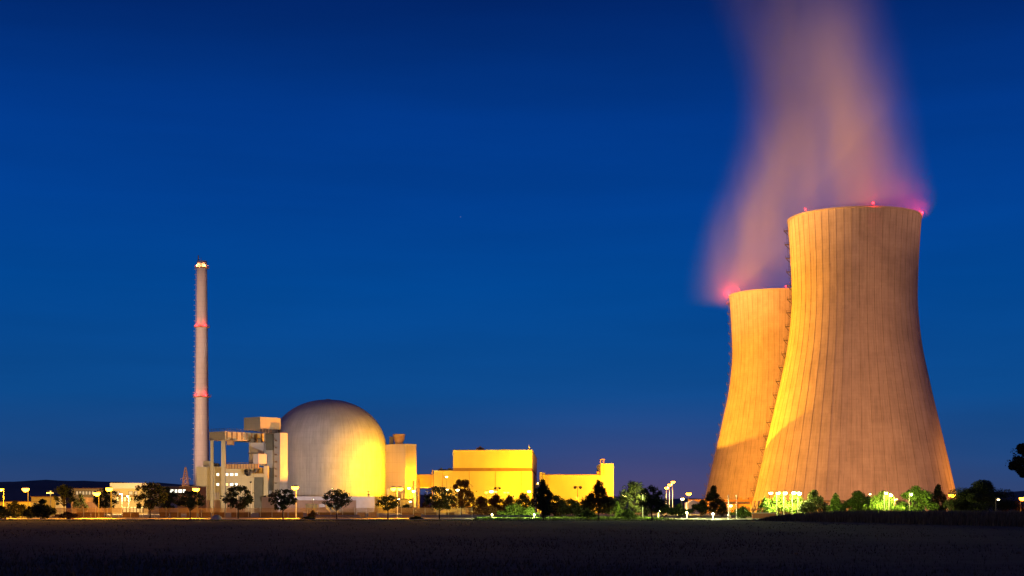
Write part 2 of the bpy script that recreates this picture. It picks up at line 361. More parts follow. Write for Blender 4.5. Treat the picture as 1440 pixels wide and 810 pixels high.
def cooling_tower(cx, cyy, label, ladder_ang, reds, red_P):
    t = thing('cooling_tower', (cx, cyy, 0), label, 'cooling tower', 'cooling towers of the power station')
    b = MB(); b.lathe(SP, (cx, cyy, 0), 192, True, False, False)
    b.lathe([(r - .6, z) for r, z in SP][::-1], (cx, cyy, 0), 96, True, False, False)
    b.lathe([(SP[-1][0], 142.6), (SP[-1][0] + .35, 142.65), (SP[-1][0] + .35, 143.4), (SP[-1][0] - .6, 143.4), (SP[-1][0] - .6, 142.6)], (cx, cyy, 0), 192, False, False, False)
    b.lathe([(SP[0][0] - .6, 6), (SP[0][0], 6)], (cx, cyy, 0), 96, False, False, False)
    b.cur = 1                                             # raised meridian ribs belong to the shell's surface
    rr = random.Random(5)
    for k in range(54):
        a = 2 * math.pi * (k + .3) / 54; vs = []
        hw = .085 * rr.uniform(.75, 1.3)
        for r, z in SP:
            aw = hw / r
            for da, dr in ((-aw, -.03), (-aw * .9, .09), (aw * .9, .09), (aw, -.03)):
                vs.append((cx + (r + dr) * math.cos(a + da), cyy + (r + dr) * math.sin(a + da), z))
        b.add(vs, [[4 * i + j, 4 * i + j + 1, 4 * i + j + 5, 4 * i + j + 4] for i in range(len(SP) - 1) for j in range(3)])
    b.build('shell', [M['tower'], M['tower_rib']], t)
    b = MB(); b.lathe([(50.5, 0), (50.5, 1.1), (49.7, 1.1), (49.7, .3), (0.1, .3)], (cx, cyy, 0), 96, False, False, False)
    b.build('basin', M['grey'], t)
    b = MB(); r0 = 49.6; c0 = MB()
    for s_ in (-1, 1):
        c0.tube((r0 * math.cos(s_ * .065), r0 * math.sin(s_ * .065), .9), (48.3, 0, 6.2), .45, .45, 8)
    me = None
    for k in range(44):
        if me is None:
            o = c0.build('support_column', M['grey']); me = o.data
        else:
            o = bpy.data.objects.new('support_column', me); COL.objects.link(o)
        o.parent = t; o.location = (0, 0, 0); o.rotation_euler = (0, 0, 2 * math.pi * k / 44); ORG[o.name] = Vector((cx, cyy, 0))
    # caged ladder and landings up the side
    b = MB(); ca, sa = math.cos(ladder_ang), math.sin(ladder_ang); ta = Vector((-sa, ca, 0))
    def P(z, out, side): 
        r = tower_r(z) + out; return Vector((cx + r * ca, cyy + r * sa, z)) + ta * side
    zs = [6 + 2.8 * i for i in range(49)]
    for z0, z1 in zip(zs, zs[1:]):
        for sd_ in (-.35, .35):
            b.beam(P(z0, .35, sd_), P(min(z1, 142), .35, sd_), .11)
            b.beam(P(z0, 1.05, sd_), P(min(z1, 142), 1.05, sd_), .09)
        b.beam(P(z0, .35, -.35), P(z0, .35, .35), .06); b.beam(P(z0, 1.05, -.35), P(z0, 1.05, .35), .06)
        b.beam(P(z0, .35, .35), P(z0, 1.05, .35), .06); b.beam(P(z0, .35, -.35), P(z0, 1.05, -.35), .06)
    lad = b.build('ladder', M['dsteel'], t)
    for i in range(20):
        z = 11 + 6.7 * i; q = MB()
        a0, a1, a2, a3 = P(z, .05, -.9), P(z, 2.2, -.9), P(z, 2.2, .9), P(z, .05, .9)
        up = Vector((0, 0, .25)); q.add([a0, a1, a2, a3, a0 + up, a1 + up, a2 + up, a3 + up], [[0, 1, 2, 3], [7, 6, 5, 4], [0, 4, 5, 1], [1, 5, 6, 2], [2, 6, 7, 3], [3, 7, 4, 0]])
        for a in (a1, a2): q.beam(a, a + Vector((0, 0, 1.3)), .13)
        q.beam(a1 + Vector((0, 0, 1.3)), a2 + Vector((0, 0, 1.3)), .07); q.beam(a0 + Vector((0, 0, 1.3)), a1 + Vector((0, 0, 1.3)), .06)
        q.beam(P(z - 2.2, .05, -.6), P(z, 2.1, -.6), .16); q.beam(P(z - 2.2, .05, .6), P(z, 2.1, .6), .16)
        q.build('landing', M['dsteel'], lad)
    b = MB(); rr_ = SP[-1][0]
    for k in range(96):
        a = 2 * math.pi * k / 96; a2 = 2 * math.pi * (k + 1) / 96
        p = Vector((cx + rr_ * math.cos(a), cyy + rr_ * math.sin(a), 143.4)); p2 = Vector((cx + rr_ * math.cos(a2), cyy + rr_ * math.sin(a2), 143.4))
        b.beam(p, p + Vector((0, 0, 1.0)), .04); b.beam(p + Vector((0, 0, 1.0)), p2 + Vector((0, 0, 1.0)), .04)
    b.build('rim_railing', M['dsteel'], t)
    for a, rp in reds:
        p = (cx + (rr_ + .1) * math.cos(a), cyy + (rr_ + .1) * math.sin(a), 143.4)
        q = MB(); q.tube(p, (p[0], p[1], p[2] + .7), .15, .15, 8); h = q.build('warning_light', M['dsteel'], t)
        q = MB(); q.lathe([(.1, 0), (.36, .12), (.42, .4), (.3, .75), (.05, .9)], (p[0], p[1], p[2] + .7), 10); q.build('lens', M['red_lens'], h)
        point(h, (p[0] + .6 * math.cos(a), p[1] + .6 * math.sin(a), p[2] + 2.2), rp, (1, .03, .045), .4)
    return t
TN = (wx(1201, 733), 733.0); TF = (wx(1094, 994), 994.0)
def rim_ang(T, px):                                      # camera-side rim angle seen at a column
    best = None
    for k in range(720):
        a = -math.pi + math.pi * k / 720
        x, y = T[0] + 31.8 * math.cos(a), T[1] + 31.8 * math.sin(a)
        e = abs(CXP + F * x / y - px)
        if best is None or e < best[0]: best = (e, a)
    return best[1]
RED_P = 3500
va = math.atan2(-TN[1], -TN[0]); vf = math.atan2(-TF[1], -TF[0])
cooling_tower(TN[0], TN[1], 'tall concrete cooling tower standing in front of the other, its left side lit yellow', va - RAD(86), [(rim_ang(TN, 1133), RED_P), (rim_ang(TN, 1228), 2 * RED_P), (va + RAD(87), 9 * RED_P), (va + RAD(170), RED_P), (va - RAD(150), RED_P)], RED_P)
cooling_tower(TF[0], TF[1], 'orange lit cooling tower standing partly hidden behind the taller looking one', va * 0 + vf - RAD(86), [(rim_ang(TF, 1039), RED_P), (rim_ang(TF, 1105), RED_P), (vf - RAD(92), 9 * RED_P), (vf + RAD(120), RED_P)], RED_P)

# ------------------------------------------------------------------ steam plumes
def plume(T, scale, rows, dens, label, fade_pts, seed):
    z0 = CAM_H + (HOR - rows[0][0]) * scale; z1 = CAM_H + (HOR - rows[-1][0]) * scale
    xa = CXP + F * T[0] / T[1]
    R = [(CAM_H + (HOR - y) * scale, (c - xa) * scale, hw * scale * 1.03) for y, c, hw in rows]
    b = MB(); vs = []; n = 28
    for z, cx_, r in R:
        for i in range(n):
            a = 2 * math.pi * i / n; vs.append((T[0] + cx_ + r * 1.06 * math.cos(a), T[1] + r * 1.06 * math.sin(a), z))
    b.add(vs, [[k * n + i, k * n + (i + 1) % n, (k + 1) * n + (i + 1) % n, (k + 1) * n + i] for k in range(len(R) - 1) for i in range(n)])
    b.add(vs[:n], [list(range(n - 1, -1, -1))]); b.add(vs[-n:], [list(range(n))])
    m = bpy.data.materials.new('steam'); m.use_nodes = True
    t = m.node_tree; t.nodes.clear()
    out = t.nodes.new('ShaderNodeOutputMaterial'); pv = t.nodes.new('ShaderNodeVolumePrincipled')
    pv.inputs['Color'].default_value = (.97, .97, .98, 1); pv.inputs['Anisotropy'].default_value = 0.0
    t.links.new(pv.outputs[0], out.inputs['Volume'])
    co = t.nodes.new('ShaderNodeTexCoord'); s3 = t.nodes.new('ShaderNodeSeparateXYZ'); t.links.new(co.outputs['Object'], s3.inputs[0])
    tt = M2('DIVIDE', M2('SUBTRACT', s3.outputs['Z'], z0, tree=t), z1 - z0, tree=t)
    def curve(pts):
        n = t.nodes.new('ShaderNodeFloatCurve'); c = n.mapping.curves[0]
        while len(c.points) > 2: c.points.remove(c.points[0])
        c.points[0].location = pts[0]; c.points[1].location = pts[-1]
        for p in pts[1:-1]: c.points.new(*p)
        n.mapping.update(); t.links.new(tt, n.inputs['Value']); return n.outputs[0]
    ccx = M2('MULTIPLY', M2('SUBTRACT', curve([((z - z0) / (z1 - z0), .5 + cx_ / 120) for z, cx_, r in R]), .5, tree=t), 120, tree=t)
    crr = M2('MULTIPLY', curve([((z - z0) / (z1 - z0), r / 80) for z, cx_, r in R]), 80, tree=t)
    fade = curve(fade_pts)
    dx = M2('SUBTRACT', M2('SUBTRACT', s3.outputs['X'], T[0], tree=t), ccx, tree=t); dy = M2('SUBTRACT', s3.outputs['Y'], T[1], tree=t)
    d = M2('DIVIDE', M2('SQRT', M2('ADD', M2('MULTIPLY', dx, dx, tree=t), M2('MULTIPLY', dy, dy, tree=t), tree=t), tree=t), crr, tree=t)
    mp = t.nodes.new('ShaderNodeMapping'); mp.inputs['Scale'].default_value = (1 / 30, 1 / 30, 1 / 105); mp.inputs['Location'].default_value = (seed, seed * 2, 0)
    t.links.new(co.outputs['Object'], mp.inputs[0])
    nz = t.nodes.new('ShaderNodeTexNoise'); nz.inputs['Scale'].default_value = 1.0; nz.inputs['Detail'].default_value = 3.5; nz.inputs['Roughness'].default_value = .5
    t.links.new(mp.outputs[0], nz.inputs['Vector'])
    # the edge is ragged: noise moves the radius
    dd = M2('ADD', d, M2('MULTIPLY', M2('SUBTRACT', nz.outputs[0], .5, tree=t), .7, tree=t), tree=t)
    pr = t.nodes.new('ShaderNodeMapRange'); pr.interpolation_type = 'SMOOTHSTEP'
    pr.inputs[1].default_value = 1.0; pr.inputs[2].default_value = .10; pr.inputs[3].default_value = 0; pr.inputs[4].default_value = 1
    t.links.new(dd, pr.inputs[0])
    nm = t.nodes.new('ShaderNodeMapRange'); nm.inputs[1].default_value = .34; nm.inputs[2].default_value = .66; nm.inputs[3].default_value = .15; nm.inputs[4].default_value = 1.95
    t.links.new(nz.outputs[0], nm.inputs[0])
    den = M2('MULTIPLY', M2('MULTIPLY', pr.outputs[0], nm.outputs[0], tree=t), M2('MULTIPLY', fade, dens, tree=t), tree=t)
    t.links.new(den, pv.inputs['Density'])
    o = b.build('steam_plume', m)
    try: m.cycles.volume_step_rate = .7
    except Exception: pass
    return tag(o, label, 'steam plume')
PLN = [(312, 1203, 78), (306, 1203, 106), (285, 1206, 110), (240, 1196, 108), (160, 1180, 110), (80, 1164, 110), (0, 1146, 112), (-90, 1128, 116)]
PLF = [(428, 1075, 104), (405, 1068, 100), (350, 1072, 96), (300, 1084, 94), (250, 1102, 90), (160, 1118, 88), (80, 1108, 90), (0, 1085, 96), (-90, 1065, 100)]
plume(TN, 733 / F, PLN, .0175, 'tall pinkish steam plume rising from the nearer cooling tower', [(0, 1), (.10, 1), (.3, .85), (.5, .55), (.75, .30), (1, .18)], 3.1)
plume(TF, 994 / F, PLF, .0115, 'pinkish steam drifting left off the rim of the cooling tower behind', [(0, .04), (.07, .80), (.2, .95), (.45, .85), (.7, .6), (1, .4)], 7.7)

# ------------------------------------------------------------------ reactor dome
DC = (wx(461.5, 850), 850.0); DR = 33.0; DZ = 34.3; DH = 29.5
t = thing('reactor_dome', (DC[0], DC[1], 0), 'large round concrete reactor dome, right side lit yellow, beside the gantry', 'reactor building')
def dome_r(h): return DR * max(0, 1 - h ** 2.1) ** (1 / 2.1)
pr_ = [(DR, 0), (DR, 10), (DR, 22), (DR, DZ)] + [(dome_r(h), DZ + DH * h) for h in [math.sin(RAD(a)) for a in range(3, 90, 3)]] + [(.05, DZ + DH)]
b = MB(); b.lathe(pr_, (DC[0], DC[1], 0), 128, True, False, True); b.build('shell', M['dome'], t)
b = MB(); b.lathe([(1.6, 0), (1.6, .35), (1.2, .5), (.1, .55)], (DC[0], DC[1], DZ + DH - .15), 16); b.build('top_cap', M['grey'], t)
b = MB(); az = RAD(-22)                                   # ladder up the lit flank
def dp(k): h = math.sin(RAD(3 * k)); r = dome_r(h) + .3; return Vector((DC[0] + r * math.cos(az), DC[1] + r * math.sin(az), DZ + DH * h))
for i in range(27): b.beam(dp(i), dp(i + 1), .12)
b.beam((DC[0] + (DR + .3) * math.cos(az), DC[1] + (DR + .3) * math.sin(az), 0), (DC[0] + (DR + .3) * math.cos(az), DC[1] + (DR + .3) * math.sin(az), DZ), .12)
b.build('ladder', M['steel'], t)

# ------------------------------------------------------------------ vent stack
SX, SY = wx(284, 880), 880.0
t = thing('vent_stack', (SX, SY, 0), 'tall slender concrete vent stack with three red lit platforms', 'chimney')
def st_r(z): return 4.5 - 1.55 * min(1, z / 140)
b = MB(); b.lathe([(st_r(z), z) for z in range(0, 147, 6)] + [(st_r(147), 147.0), (st_r(147) - .4, 147.0), (st_r(147) - .4, 140)], (SX, SY, 0), 48, True, True, True); b.build('shaft', M['stack'], t)
b = MB(); b.tube((SX - 1.8, SY - 1.5, 147), (SX - 1.8, SY - 1.5, 150.2), .35, .3); b.tube((SX - .2, SY - 1.5, 147), (SX - .2, SY - 1.5, 149), .1, .1); b.build('lightning_rod', M['dsteel'], t)
for z, ex in ((143.2, 1.2), (108.5, 1.2), (67.7, 1.4)):
    r = st_r(z); b = MB()
    b.lathe([(r - .05, -.5), (r + ex, -.2), (r + ex, 0), (r - .05, 0)], (SX, SY, z), 32, False, False, False)
    for k in range(20):
        a = 2 * math.pi * k / 20; a2 = 2 * math.pi * (k + 1) / 20
        q = Vector((SX + (r + ex) * math.cos(a), SY + (r + ex) * math.sin(a), z)); q2 = Vector((SX + (r + ex) * math.cos(a2), SY + (r + ex) * math.sin(a2), z))
        b.beam(q, q + Vector((0, 0, 1.3)), .08); b.beam(q + Vector((0, 0, 1.3)), q2 + Vector((0, 0, 1.3)), .08); b.beam(q + Vector((0, 0, .7)), q2 + Vector((0, 0, .7)), .06)
    pf = b.build('platform', M['rust'], t)
    for sx_, col_ in ((-.62, 'red_lens'), (.62, 'red_lens')):
        p = (SX + (r + .5) * sx_ * 1.1, SY - (r + .5) * .78, z + .1)
        top = z > 140
        q = MB(); q.lathe([(.15, 0), (.5, .2), (.55, .9), (.1, 1.2)], p, 10); q.build('warning_light', M['cap_lens'] if top else M['red_lens'], pf)
        point(pf, (p[0], p[1] - .9, p[2] + .8), 2500 if top else 900, (1, .30, .10) if top else (1, .03, .045), .3)
b = MB(); la = RAD(195)
for z in range(0, 142, 3):
    for s_ in (-.4, .4):
        b.beam((SX + (st_r(z) + .4) * math.cos(la), SY + (st_r(z) + .4) * math.sin(la) + s_, z), (SX + (st_r(z + 3) + .4) * math.cos(la), SY + (st_r(z + 3) + .4) * math.sin(la) + s_, z + 3), .09)
    q = (SX + (st_r(z) + .4) * math.cos(la), SY + (st_r(z) + .4) * math.sin(la), z)
    b.beam((q[0], q[1] - .4, z), (q[0], q[1] + .4, z), .08)
    b.lathe([(.75, 0), (.75, .15)], (q[0] - .5, q[1], z + 1), 8, False, False, False)
b.build('ladder', M['steel'], t)

# ------------------------------------------------------------------ gantry and lock building left of the dome
GY = 800.0
def tbox(name, poly, z0, z1, m, parent): b = MB(); b.prism(poly, z0, z1); return b.build(name, m, parent)
def windows(parent, Y, cols, py0, py1, m, out=.12, frame=True):
    for a, c in cols:
        b = MB(); x0, x1, z1, z0 = wx(a, Y), wx(c, Y), wz(py0, Y), wz(py1, Y)
        fr = .18
        b.box(x0 - fr, x1 + fr, Y - out, Y - .003, z1, z1 + fr); b.box(x0 - fr, x1 + fr, Y - out, Y - .003, z0 - fr, z0)
        b.box(x0 - fr, x0, Y - out, Y - .003, z0, z1); b.box(x1, x1 + fr, Y - out, Y - .003, z0, z1)
        wn = b.build('window', M['dsteel'], parent)
        q = MB(); q.box(x0, x1, Y - out * .5, Y - .005, z0, z1); q.build('pane', m, wn)

pg = cpoly(275.5, 356, 358, GY + 6, 1)
t = thing('gate_building', (*mid(pg), 0), 'beige service building with two rows of small lit windows under the gantry', 'building')
pg = [(wx(276, GY), GY), (wx(357, GY), GY), (wx(357, GY) + 2, GY + 26), (wx(276, GY) - 1, GY + 26)]
tbox('wall', pg, 0, wz(657, GY), M['beige'], t)
tbox('roof', [(pg[0][0] - .3, GY - .3), (pg[1][0] + .3, GY - .3), (pg[2][0] + .3, GY + 26.3), (pg[3][0] - .3, GY + 26.3)], wz(657, GY) + .003, wz(656, GY), M['grey'], t)
windows(t, GY, [(304.5, 308.2), (317.5, 321), (323.5, 328), (330.5, 334)], 665.5, 669, M['win_w'])
windows(t, GY, [(304.5, 308.2), (323.5, 328), (330.5, 334)], 679.5, 683, M['win_w'])
windows(t, GY, [(317.5, 321)], 679.5, 683, M['win_y'])
b = MB(); b.box(wx(302, GY), wx(308.5, GY), GY - .15, GY - .003, wz(702.5, GY), wz(692.5, GY)); tag(b.build('door', M['mauve'], t), 'pale steel upper door')
for a, c in ((282.5, 295), (300.5, 309.5), (319, 345)):
    b = MB(); b.box(wx(a, GY), wx(c, GY), GY - .25, GY - .003, 0, wz(703.5, GY)); b.build('plinth_panel', M['brown'], t)
b = MB(); b.box(wx(284, GY), wx(296, GY), GY + 3, GY + 10, wz(656, GY) + .003, wz(648, GY)); b.build('roof_unit', M['grey'], t)
for a in (299.5, 303.5):
    b = MB(); b.tube((wx(a, GY), GY + 4, wz(656, GY)), (wx(a, GY), GY + 4, wz(651, GY)), .9, .7, 10); b.box(wx(a, GY) - 1, wx(a, GY) + .8, GY + 5.2, GY + 7, wz(656, GY) + .003, wz(652, GY)); b.build('vent', M['dsteel'], t)

# gantry: deck on two posts, running to the lock tower
pd = cpoly(294, 316, 378, GY - 6, 38)
t = thing('gantry', (pd[1][0], pd[1][1], 0), 'concrete gantry deck on two tall posts beside the dome', 'gantry')
zt, zb = wz(606.5, GY - 6), wz(618.5, GY - 6)
tbox('deck', pd, zb, zt, M['beige'], t)
for (pa, pb, dy) in ((295.8, 299.8, 2), (311, 316.6, -5.5)):
    Y = GY - 6 + (3.2 if dy == 2 else .6)
    b = MB(); w_ = wx(pb, Y) - wx(pa, Y); b.box(wx(pa, Y), wx(pb, Y), Y, Y + w_, 0, zb - .003); b.build('post', M['beige'], t)
b = MB()
L_, A_, R_, B_ = [Vector((*p, zt)) for p in pd]
for p, q, n in ((L_, A_, 6), (A_, R_, 14), (B_, R_, 6)):
    for i in range(n + 1):
        a = p.lerp(q, i / n); b.beam(a, a + Vector((0, 0, 1.5)), .12)
        if i < n:
            c = p.lerp(q, (i + 1) / n)
            b.beam(a + Vector((0, 0, 1.5)), c + Vector((0, 0, 1.5)), .12); b.beam(a + Vector((0, 0, .1)), c + Vector((0, 0, 1.4)), .10)
b.build('railing', M['dsteel'], t)
for i in range(9):                                         # hangers along the deck edge
    b = MB(); a = A_.lerp(R_, (i + .5) / 9); b.box(a.x - .35, a.x + .35, a.y - .7, a.y - .2, zb + .6, zt - .4); b.build('edge_bracket', M['rust'], t)
b = MB(); a = A_.lerp(R_, .10); b.box(a.x - 1.2, a.x + 2.2, a.y - 1, a.y + 2.5, zb - 2.6, zb - .003); b.build('hoist', M['rust'], t)

# lock tower group: upper box, lift shaft, middle block, lower walkway
pt = cpoly(385, 394, 404.5, GY + 2, 40)
t = thing('lock_tower', (*mid(pt), 0), 'grey and orange lock tower with a large box on top, against the dome', 'building')
tbox('shaft', pt, 0, wz(608.5, GY + 2), M['grey'], t)
pb_ = cpoly(343, 366, 394.5, GY - 2, 40)
tbox('top_box', pb_, wz(604, GY - 2), wz(586, GY - 2), M['beige'], t)
b = MB()
for k in range(7):
    p = Vector((*pb_[1], wz(604, GY - 2))).lerp(Vector((*pb_[2], wz(604, GY - 2))), (k + .5) / 7); b.box(p.x - .6, p.x + .6, p.y - 1.2, p.y + .3, p.z - 1.6, p.z + .2)
b.build('bracket', M['dsteel'], t)
pc = cpoly(371, 386, 388, GY + 8, 6); tbox('recessed_wall', pc, 0, wz(604, GY + 8), M['grey'], t)
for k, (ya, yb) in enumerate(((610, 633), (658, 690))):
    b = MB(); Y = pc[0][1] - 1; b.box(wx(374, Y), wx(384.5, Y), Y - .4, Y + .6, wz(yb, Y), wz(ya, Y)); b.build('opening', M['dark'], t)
pm = cpoly(350, 371, 374, GY + 4, 10); tbox('middle_block', pm, wz(655, GY + 4), wz(622.5, GY + 4), M['grey'], t)
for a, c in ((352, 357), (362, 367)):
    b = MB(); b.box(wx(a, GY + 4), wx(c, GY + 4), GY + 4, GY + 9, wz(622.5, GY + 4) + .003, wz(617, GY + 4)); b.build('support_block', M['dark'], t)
pl = cpoly(356, 363.5, 375, GY - 8, 25); tbox('balcony', pl, wz(652, GY - 8), wz(638, GY - 8), M['mauve'], t)
b = MB(); b.box(wx(349, GY - 8), wx(364, GY - 8), GY - 9, GY - 4, wz(638, GY - 8) + .003, wz(636.5, GY - 8)); b.build('canopy', M['dsteel'], t)
pw = cpoly(311, 318, 363, GY + 1.5, 12)
b = MB(); b.box(wx(317, GY - 3), wx(363, GY - 3), GY - 3, GY - .4, wz(659, GY - 3), wz(652.5, GY - 3)); b.build('walkway', M['rust'], t)
b = MB()
for k in range(12):
    x = wx(318 + k * 4, GY - 3.2); b.box(x - .12, x + .12, GY - 3.35, GY - 3.02, wz(659, GY - 3), wz(651, GY - 3))
b.box(wx(317, GY), wx(363, GY), GY - 3.3, GY - 3.1, wz(651, GY - 3), wz(650.4, GY - 3)); b.build('walkway_railing', M['dsteel'], t)
b = MB(); random.seed(8)
for k in range(14):
    x = wx(random.uniform(344, 360), GY - 4); z = wz(random.uniform(661, 668), GY - 4); b.box(x - .5, x + .5, GY - 4, GY - .4, z - .5, z + .6)
b.build('pipework', M['dsteel'], t)
b = MB(); b.box(wx(357.3, GY), wx(371, GY), GY + 1, GY + 3, 0, wz(671, GY)); b.build('gate', M['dark'], t)
b = MB(); b.box(wx(371.2, GY), wx(377, GY), GY - 1, GY + 2.9, 0, wz(655, GY)); b.box(wx(357.2, GY), wx(372, GY), GY - 1, GY + .9, wz(671, GY), wz(666, GY)); b.build('pier', M['beige'], t)
b = MB()
for k in range(9):
    z = wz(620 + k * 10, GY); b.box(wx(386, GY), wx(388.2, GY), GY + 1, GY + 4, z, z + .5)
b.build('steps', M['dsteel'], t)

Y = 730.0
t = thing('plant_shed', (wx(378, Y), Y, 0), 'pale mauve windowless shed with dark pipework on its roof', 'shed')
b = MB(); b.box(wx(368, Y), wx(388.5, Y), Y, Y + 12, 0, wz(699, Y)); b.build('wall', M['mauve'], t)
b = MB(); random.seed(2)
for k in range(12):
    x = wx(random.uniform(370, 387), Y); h = random.uniform(.6, 2.8); b.box(x - .35, x + .35, Y + 2, Y + 4, wz(699, Y) + .003, wz(699, Y) + h)
    if k % 3 == 0: b.tube((x, Y + 3, wz(699, Y) + h - .2), (x + 1.6, Y + 3, wz(699, Y) + h - .2), .25)
b.build('roof_plant', M['dsteel'], t)

Y = 775.0
t = thing('annex', (wx(458, Y), Y, 0), 'long low mauve annex with a dark recessed front below the dome', 'building')
b = MB(); b.box(wx(388, Y), wx(500, Y), Y + 2, Y + 16, 0, wz(703.5, Y)); b.build('recessed_wall', M['brown'], t)
b = MB(); b.box(wx(388, Y), wx(500.5, Y), Y, Y + 16.2, wz(703.5, Y) + .003, wz(698, Y)); b.build('fascia', M['mauve'], t)
b = MB(); b.box(wx(501, Y), wx(527, Y), Y - .5, Y + 16.4, 0, wz(698, Y)); b.build('end_block', M['mauve'], t)
for a, c, m in ((405, 429, 'brown'), (430, 447, 'glassdark'), (449, 457, 'mauve'), (459, 480, 'glassdark'), (483, 496, 'brown')):
    b = MB(); b.box(wx(a, Y + 2), wx(c, Y + 2), Y + 1.7, Y + 1.997, 0 if m != 'mauve' else wz(713, Y), wz(708.5, Y)); b.build('window' if m == 'glassdark' else 'panel', M[m], t)
b = MB(); x = wx(517, Y); z = wz(698, Y); b.tube((x, Y + 4, z), (x, Y + 4, z + 3), .18); b.box(x - .9, x + .9, Y + 3.9, Y + 4.1, z + 2.4, z + 2.7); b.box(x - .5, x + 1, Y + 3.6, Y + 4.4, z + .5, z + 1.2); b.build('mast', M['dsteel'], t)

# block right of the dome
pr2 = cpoly(541, 570, 585.5, 836, 40)
t = thing('auxiliary_building', (*mid(pr2), 0), 'tall plain block right of the dome with a round copper vent on its roof', 'building')
tbox('wall', pr2, 0, wz(624, 836), M['block'], t)
b = MB(); vx, vy = wx(561, 845), 846.0; z = wz(623.5, 836)
b.lathe([(2.2, 0), (2.2, .8), (2.8, 2.0), (3.2, 4.6), (3.55, 4.9), (3.55, 5.5), (3.1, 5.6), (2.9, 4.8)], (vx, vy, z), 24); b.build('roof_vent', M['rust'], t)
b = MB(); b.box(wx(547.5, 845), wx(553, 845), 845, 849, z - .5, wz(614, 845)); b.build('roof_unit', M['dsteel'], t)
t = thing('low_block', (wx(540, 800), 800, 0), 'small low yellow block squeezed between dome and tall plain block', 'building')
b = MB(); b.box(wx(544.5, 806), wx(555.5, 806), 806, 815, 0, wz(686.5, 806)); b.build('wall', M['yellow'], t)
b = MB(); b.box(wx(528, 806), wx(544.4, 806), 806.5, 815, 0, wz(698, 806)); b.build('lower_wall', M['yellow'], t)

Y = 850.0
t = thing('link_bridge', (wx(597, Y), Y, wz(686, Y)), 'raised brown link bridge between the tall block and the yellow hall', 'bridge')
b = MB(); b.box(wx(578, Y), wx(612, Y), Y, Y + 9, wz(686, Y), wz(667, Y)); b.build('span', M['band'], t)
b = MB(); b.box(wx(607, Y), wx(609, Y), Y - .6, Y - .003, 0, wz(661, Y)); b.build('pier', M['rust'], t)
b = MB(); b.box(wx(580, Y), wx(609, Y), Y - .4, Y - .005, wz(686.6, Y), wz(685.2, Y)); b.build('edge_beam', M['steel'], t)

Y = 790.0
for a, c, yt, m, lab in ((579.8, 582.6, 676, 'rust', 'slim orange vertical pipe, leftmost of the pipes beside the tall block'),
                         (582.9, 585.4, 674, 'white', 'bright white vertical pipe in front of the tall block'),
                         (586.6, 590.2, 672.5, 'rust', 'thickest orange vertical pipe beside the link bridge')):
    t = thing('exhaust_pipe', (wx((a + c) / 2, Y), Y, 0), lab, 'pipe', 'vertical pipes beside the tall block')
    r = (wx(c, Y) - wx(a, Y)) / 2; x = wx((a + c) / 2, Y)
    b = MB(); b.tube((x, Y, 0), (x, Y, wz(yt, Y)), r, r, 14); b.build('tube', M[m], t)
    b = MB()
    for zz in (4, 9, 14): b.lathe([(r, 0), (r + .2, 0), (r + .2, .3), (r, .3)], (x, Y, zz), 14, False, False, False)
    b.build('flange', M['steel'], t)
Y = 700.0
t = thing('transformer', (wx(572, Y), Y, 0), 'dark transformer with cooling fins beneath the tall plain block', 'transformer')
b = MB(); b.box(wx(562, Y), wx(579, Y), Y, Y + 5, 0, wz(701, Y)); b.build('tank', M['dsteel'], t)
b = MB()
for k in range(9): x = wx(563 + k * 1.9, Y); b.box(x, x + .25, Y - .9, Y - .003, .5, wz(703, Y))
b.build('fins', M['steel'], t)
b = MB()
for a in (565, 571, 576): b.lathe([(.35, 0), (.2, .6), (.38, .8), (.2, 1.3), (.3, 1.5), (.1, 2.4)], (wx(a, Y), Y + 2, wz(701, Y)), 8)
b.build('bushing', M['white'], t)
b = MB()
for a in (568.5, 578): b.tube((wx(a, Y), Y + 3, 0), (wx(a, Y), Y + 3, wz(690, Y)), .18)
b.beam((wx(568.5, Y), Y + 3, wz(693, Y)), (wx(578, Y), Y + 3, wz(693, Y)), .2); b.build('frame', M['steel'], t)

# ------------------------------------------------------------------ turbine hall and low hall
Y = 800.0
x0l, x0u, x1 = wx(610, Y), wx(637, Y), wx(748.2, Y)
xb = wx(755, 949)
t = thing('turbine_hall', ((x0l + x1) / 2, Y, 0), 'large stepped hall floodlit bright yellow with a brown band', 'building')
low = [(x0l, Y), (x1, Y), (xb, 949), (x0l, 949)]; up = [(x0u, Y + .2), (x1 - .2, Y + .2), (xb - .2, 948.8), (x0u, 948.8)]
tbox('lower_wall', low, 0, wz(662.5, Y), M['yellow'], t)
tbox('band', up, wz(662.5, Y) + .003, wz(658, Y), M['band'], t)
tbox('upper_wall', [(x0u, Y), (x1, Y), (xb, 949), (x0u, 949)], wz(658, Y) + .003, wz(633.5, Y), M['yellow'], t)
b = MB(); b.prism([(x0u - .3, Y - .3), (x1 + .3, Y - .3), (xb + .3, 949.3), (x0u - .3, 949.3)], wz(633.5, Y) + .003, wz(632.6, Y)); b.build('roof', M['grey'], t)
zr = wz(632.6, Y)
for a, c, h in ((669, 680, 2.0), (703, 714, .9)):
    b = MB(); b.box(wx(a, Y), wx(c, Y), Y + 12, Y + 18, zr, zr + h * .8)
    b.tube((wx((a + c) / 2, Y), Y + 12, zr + h * .8), (wx((a + c) / 2, Y), Y + 18, zr + h * .8), h * .45, h * .45, 10); b.build('roof_vent', M['rust'], t)
b = MB(); b.tube((wx(744, Y), Y + 3, zr), (wx(744, Y), Y + 3, zr + 2.6), .14); b.box(wx(743, Y), wx(746, Y), Y + 2.8, Y + 3.2, zr, zr + 1.6); b.build('roof_mast', M['steel'], t)
b = MB(); b.prism([(x0l - .25, Y - .25), (x0u - .31, Y - .25), (x0u - .31, 949), (x0l - .25, 949)], wz(662.5, Y) + .003, wz(661.6, Y)); b.build('lower_roof', M['grey'], t)
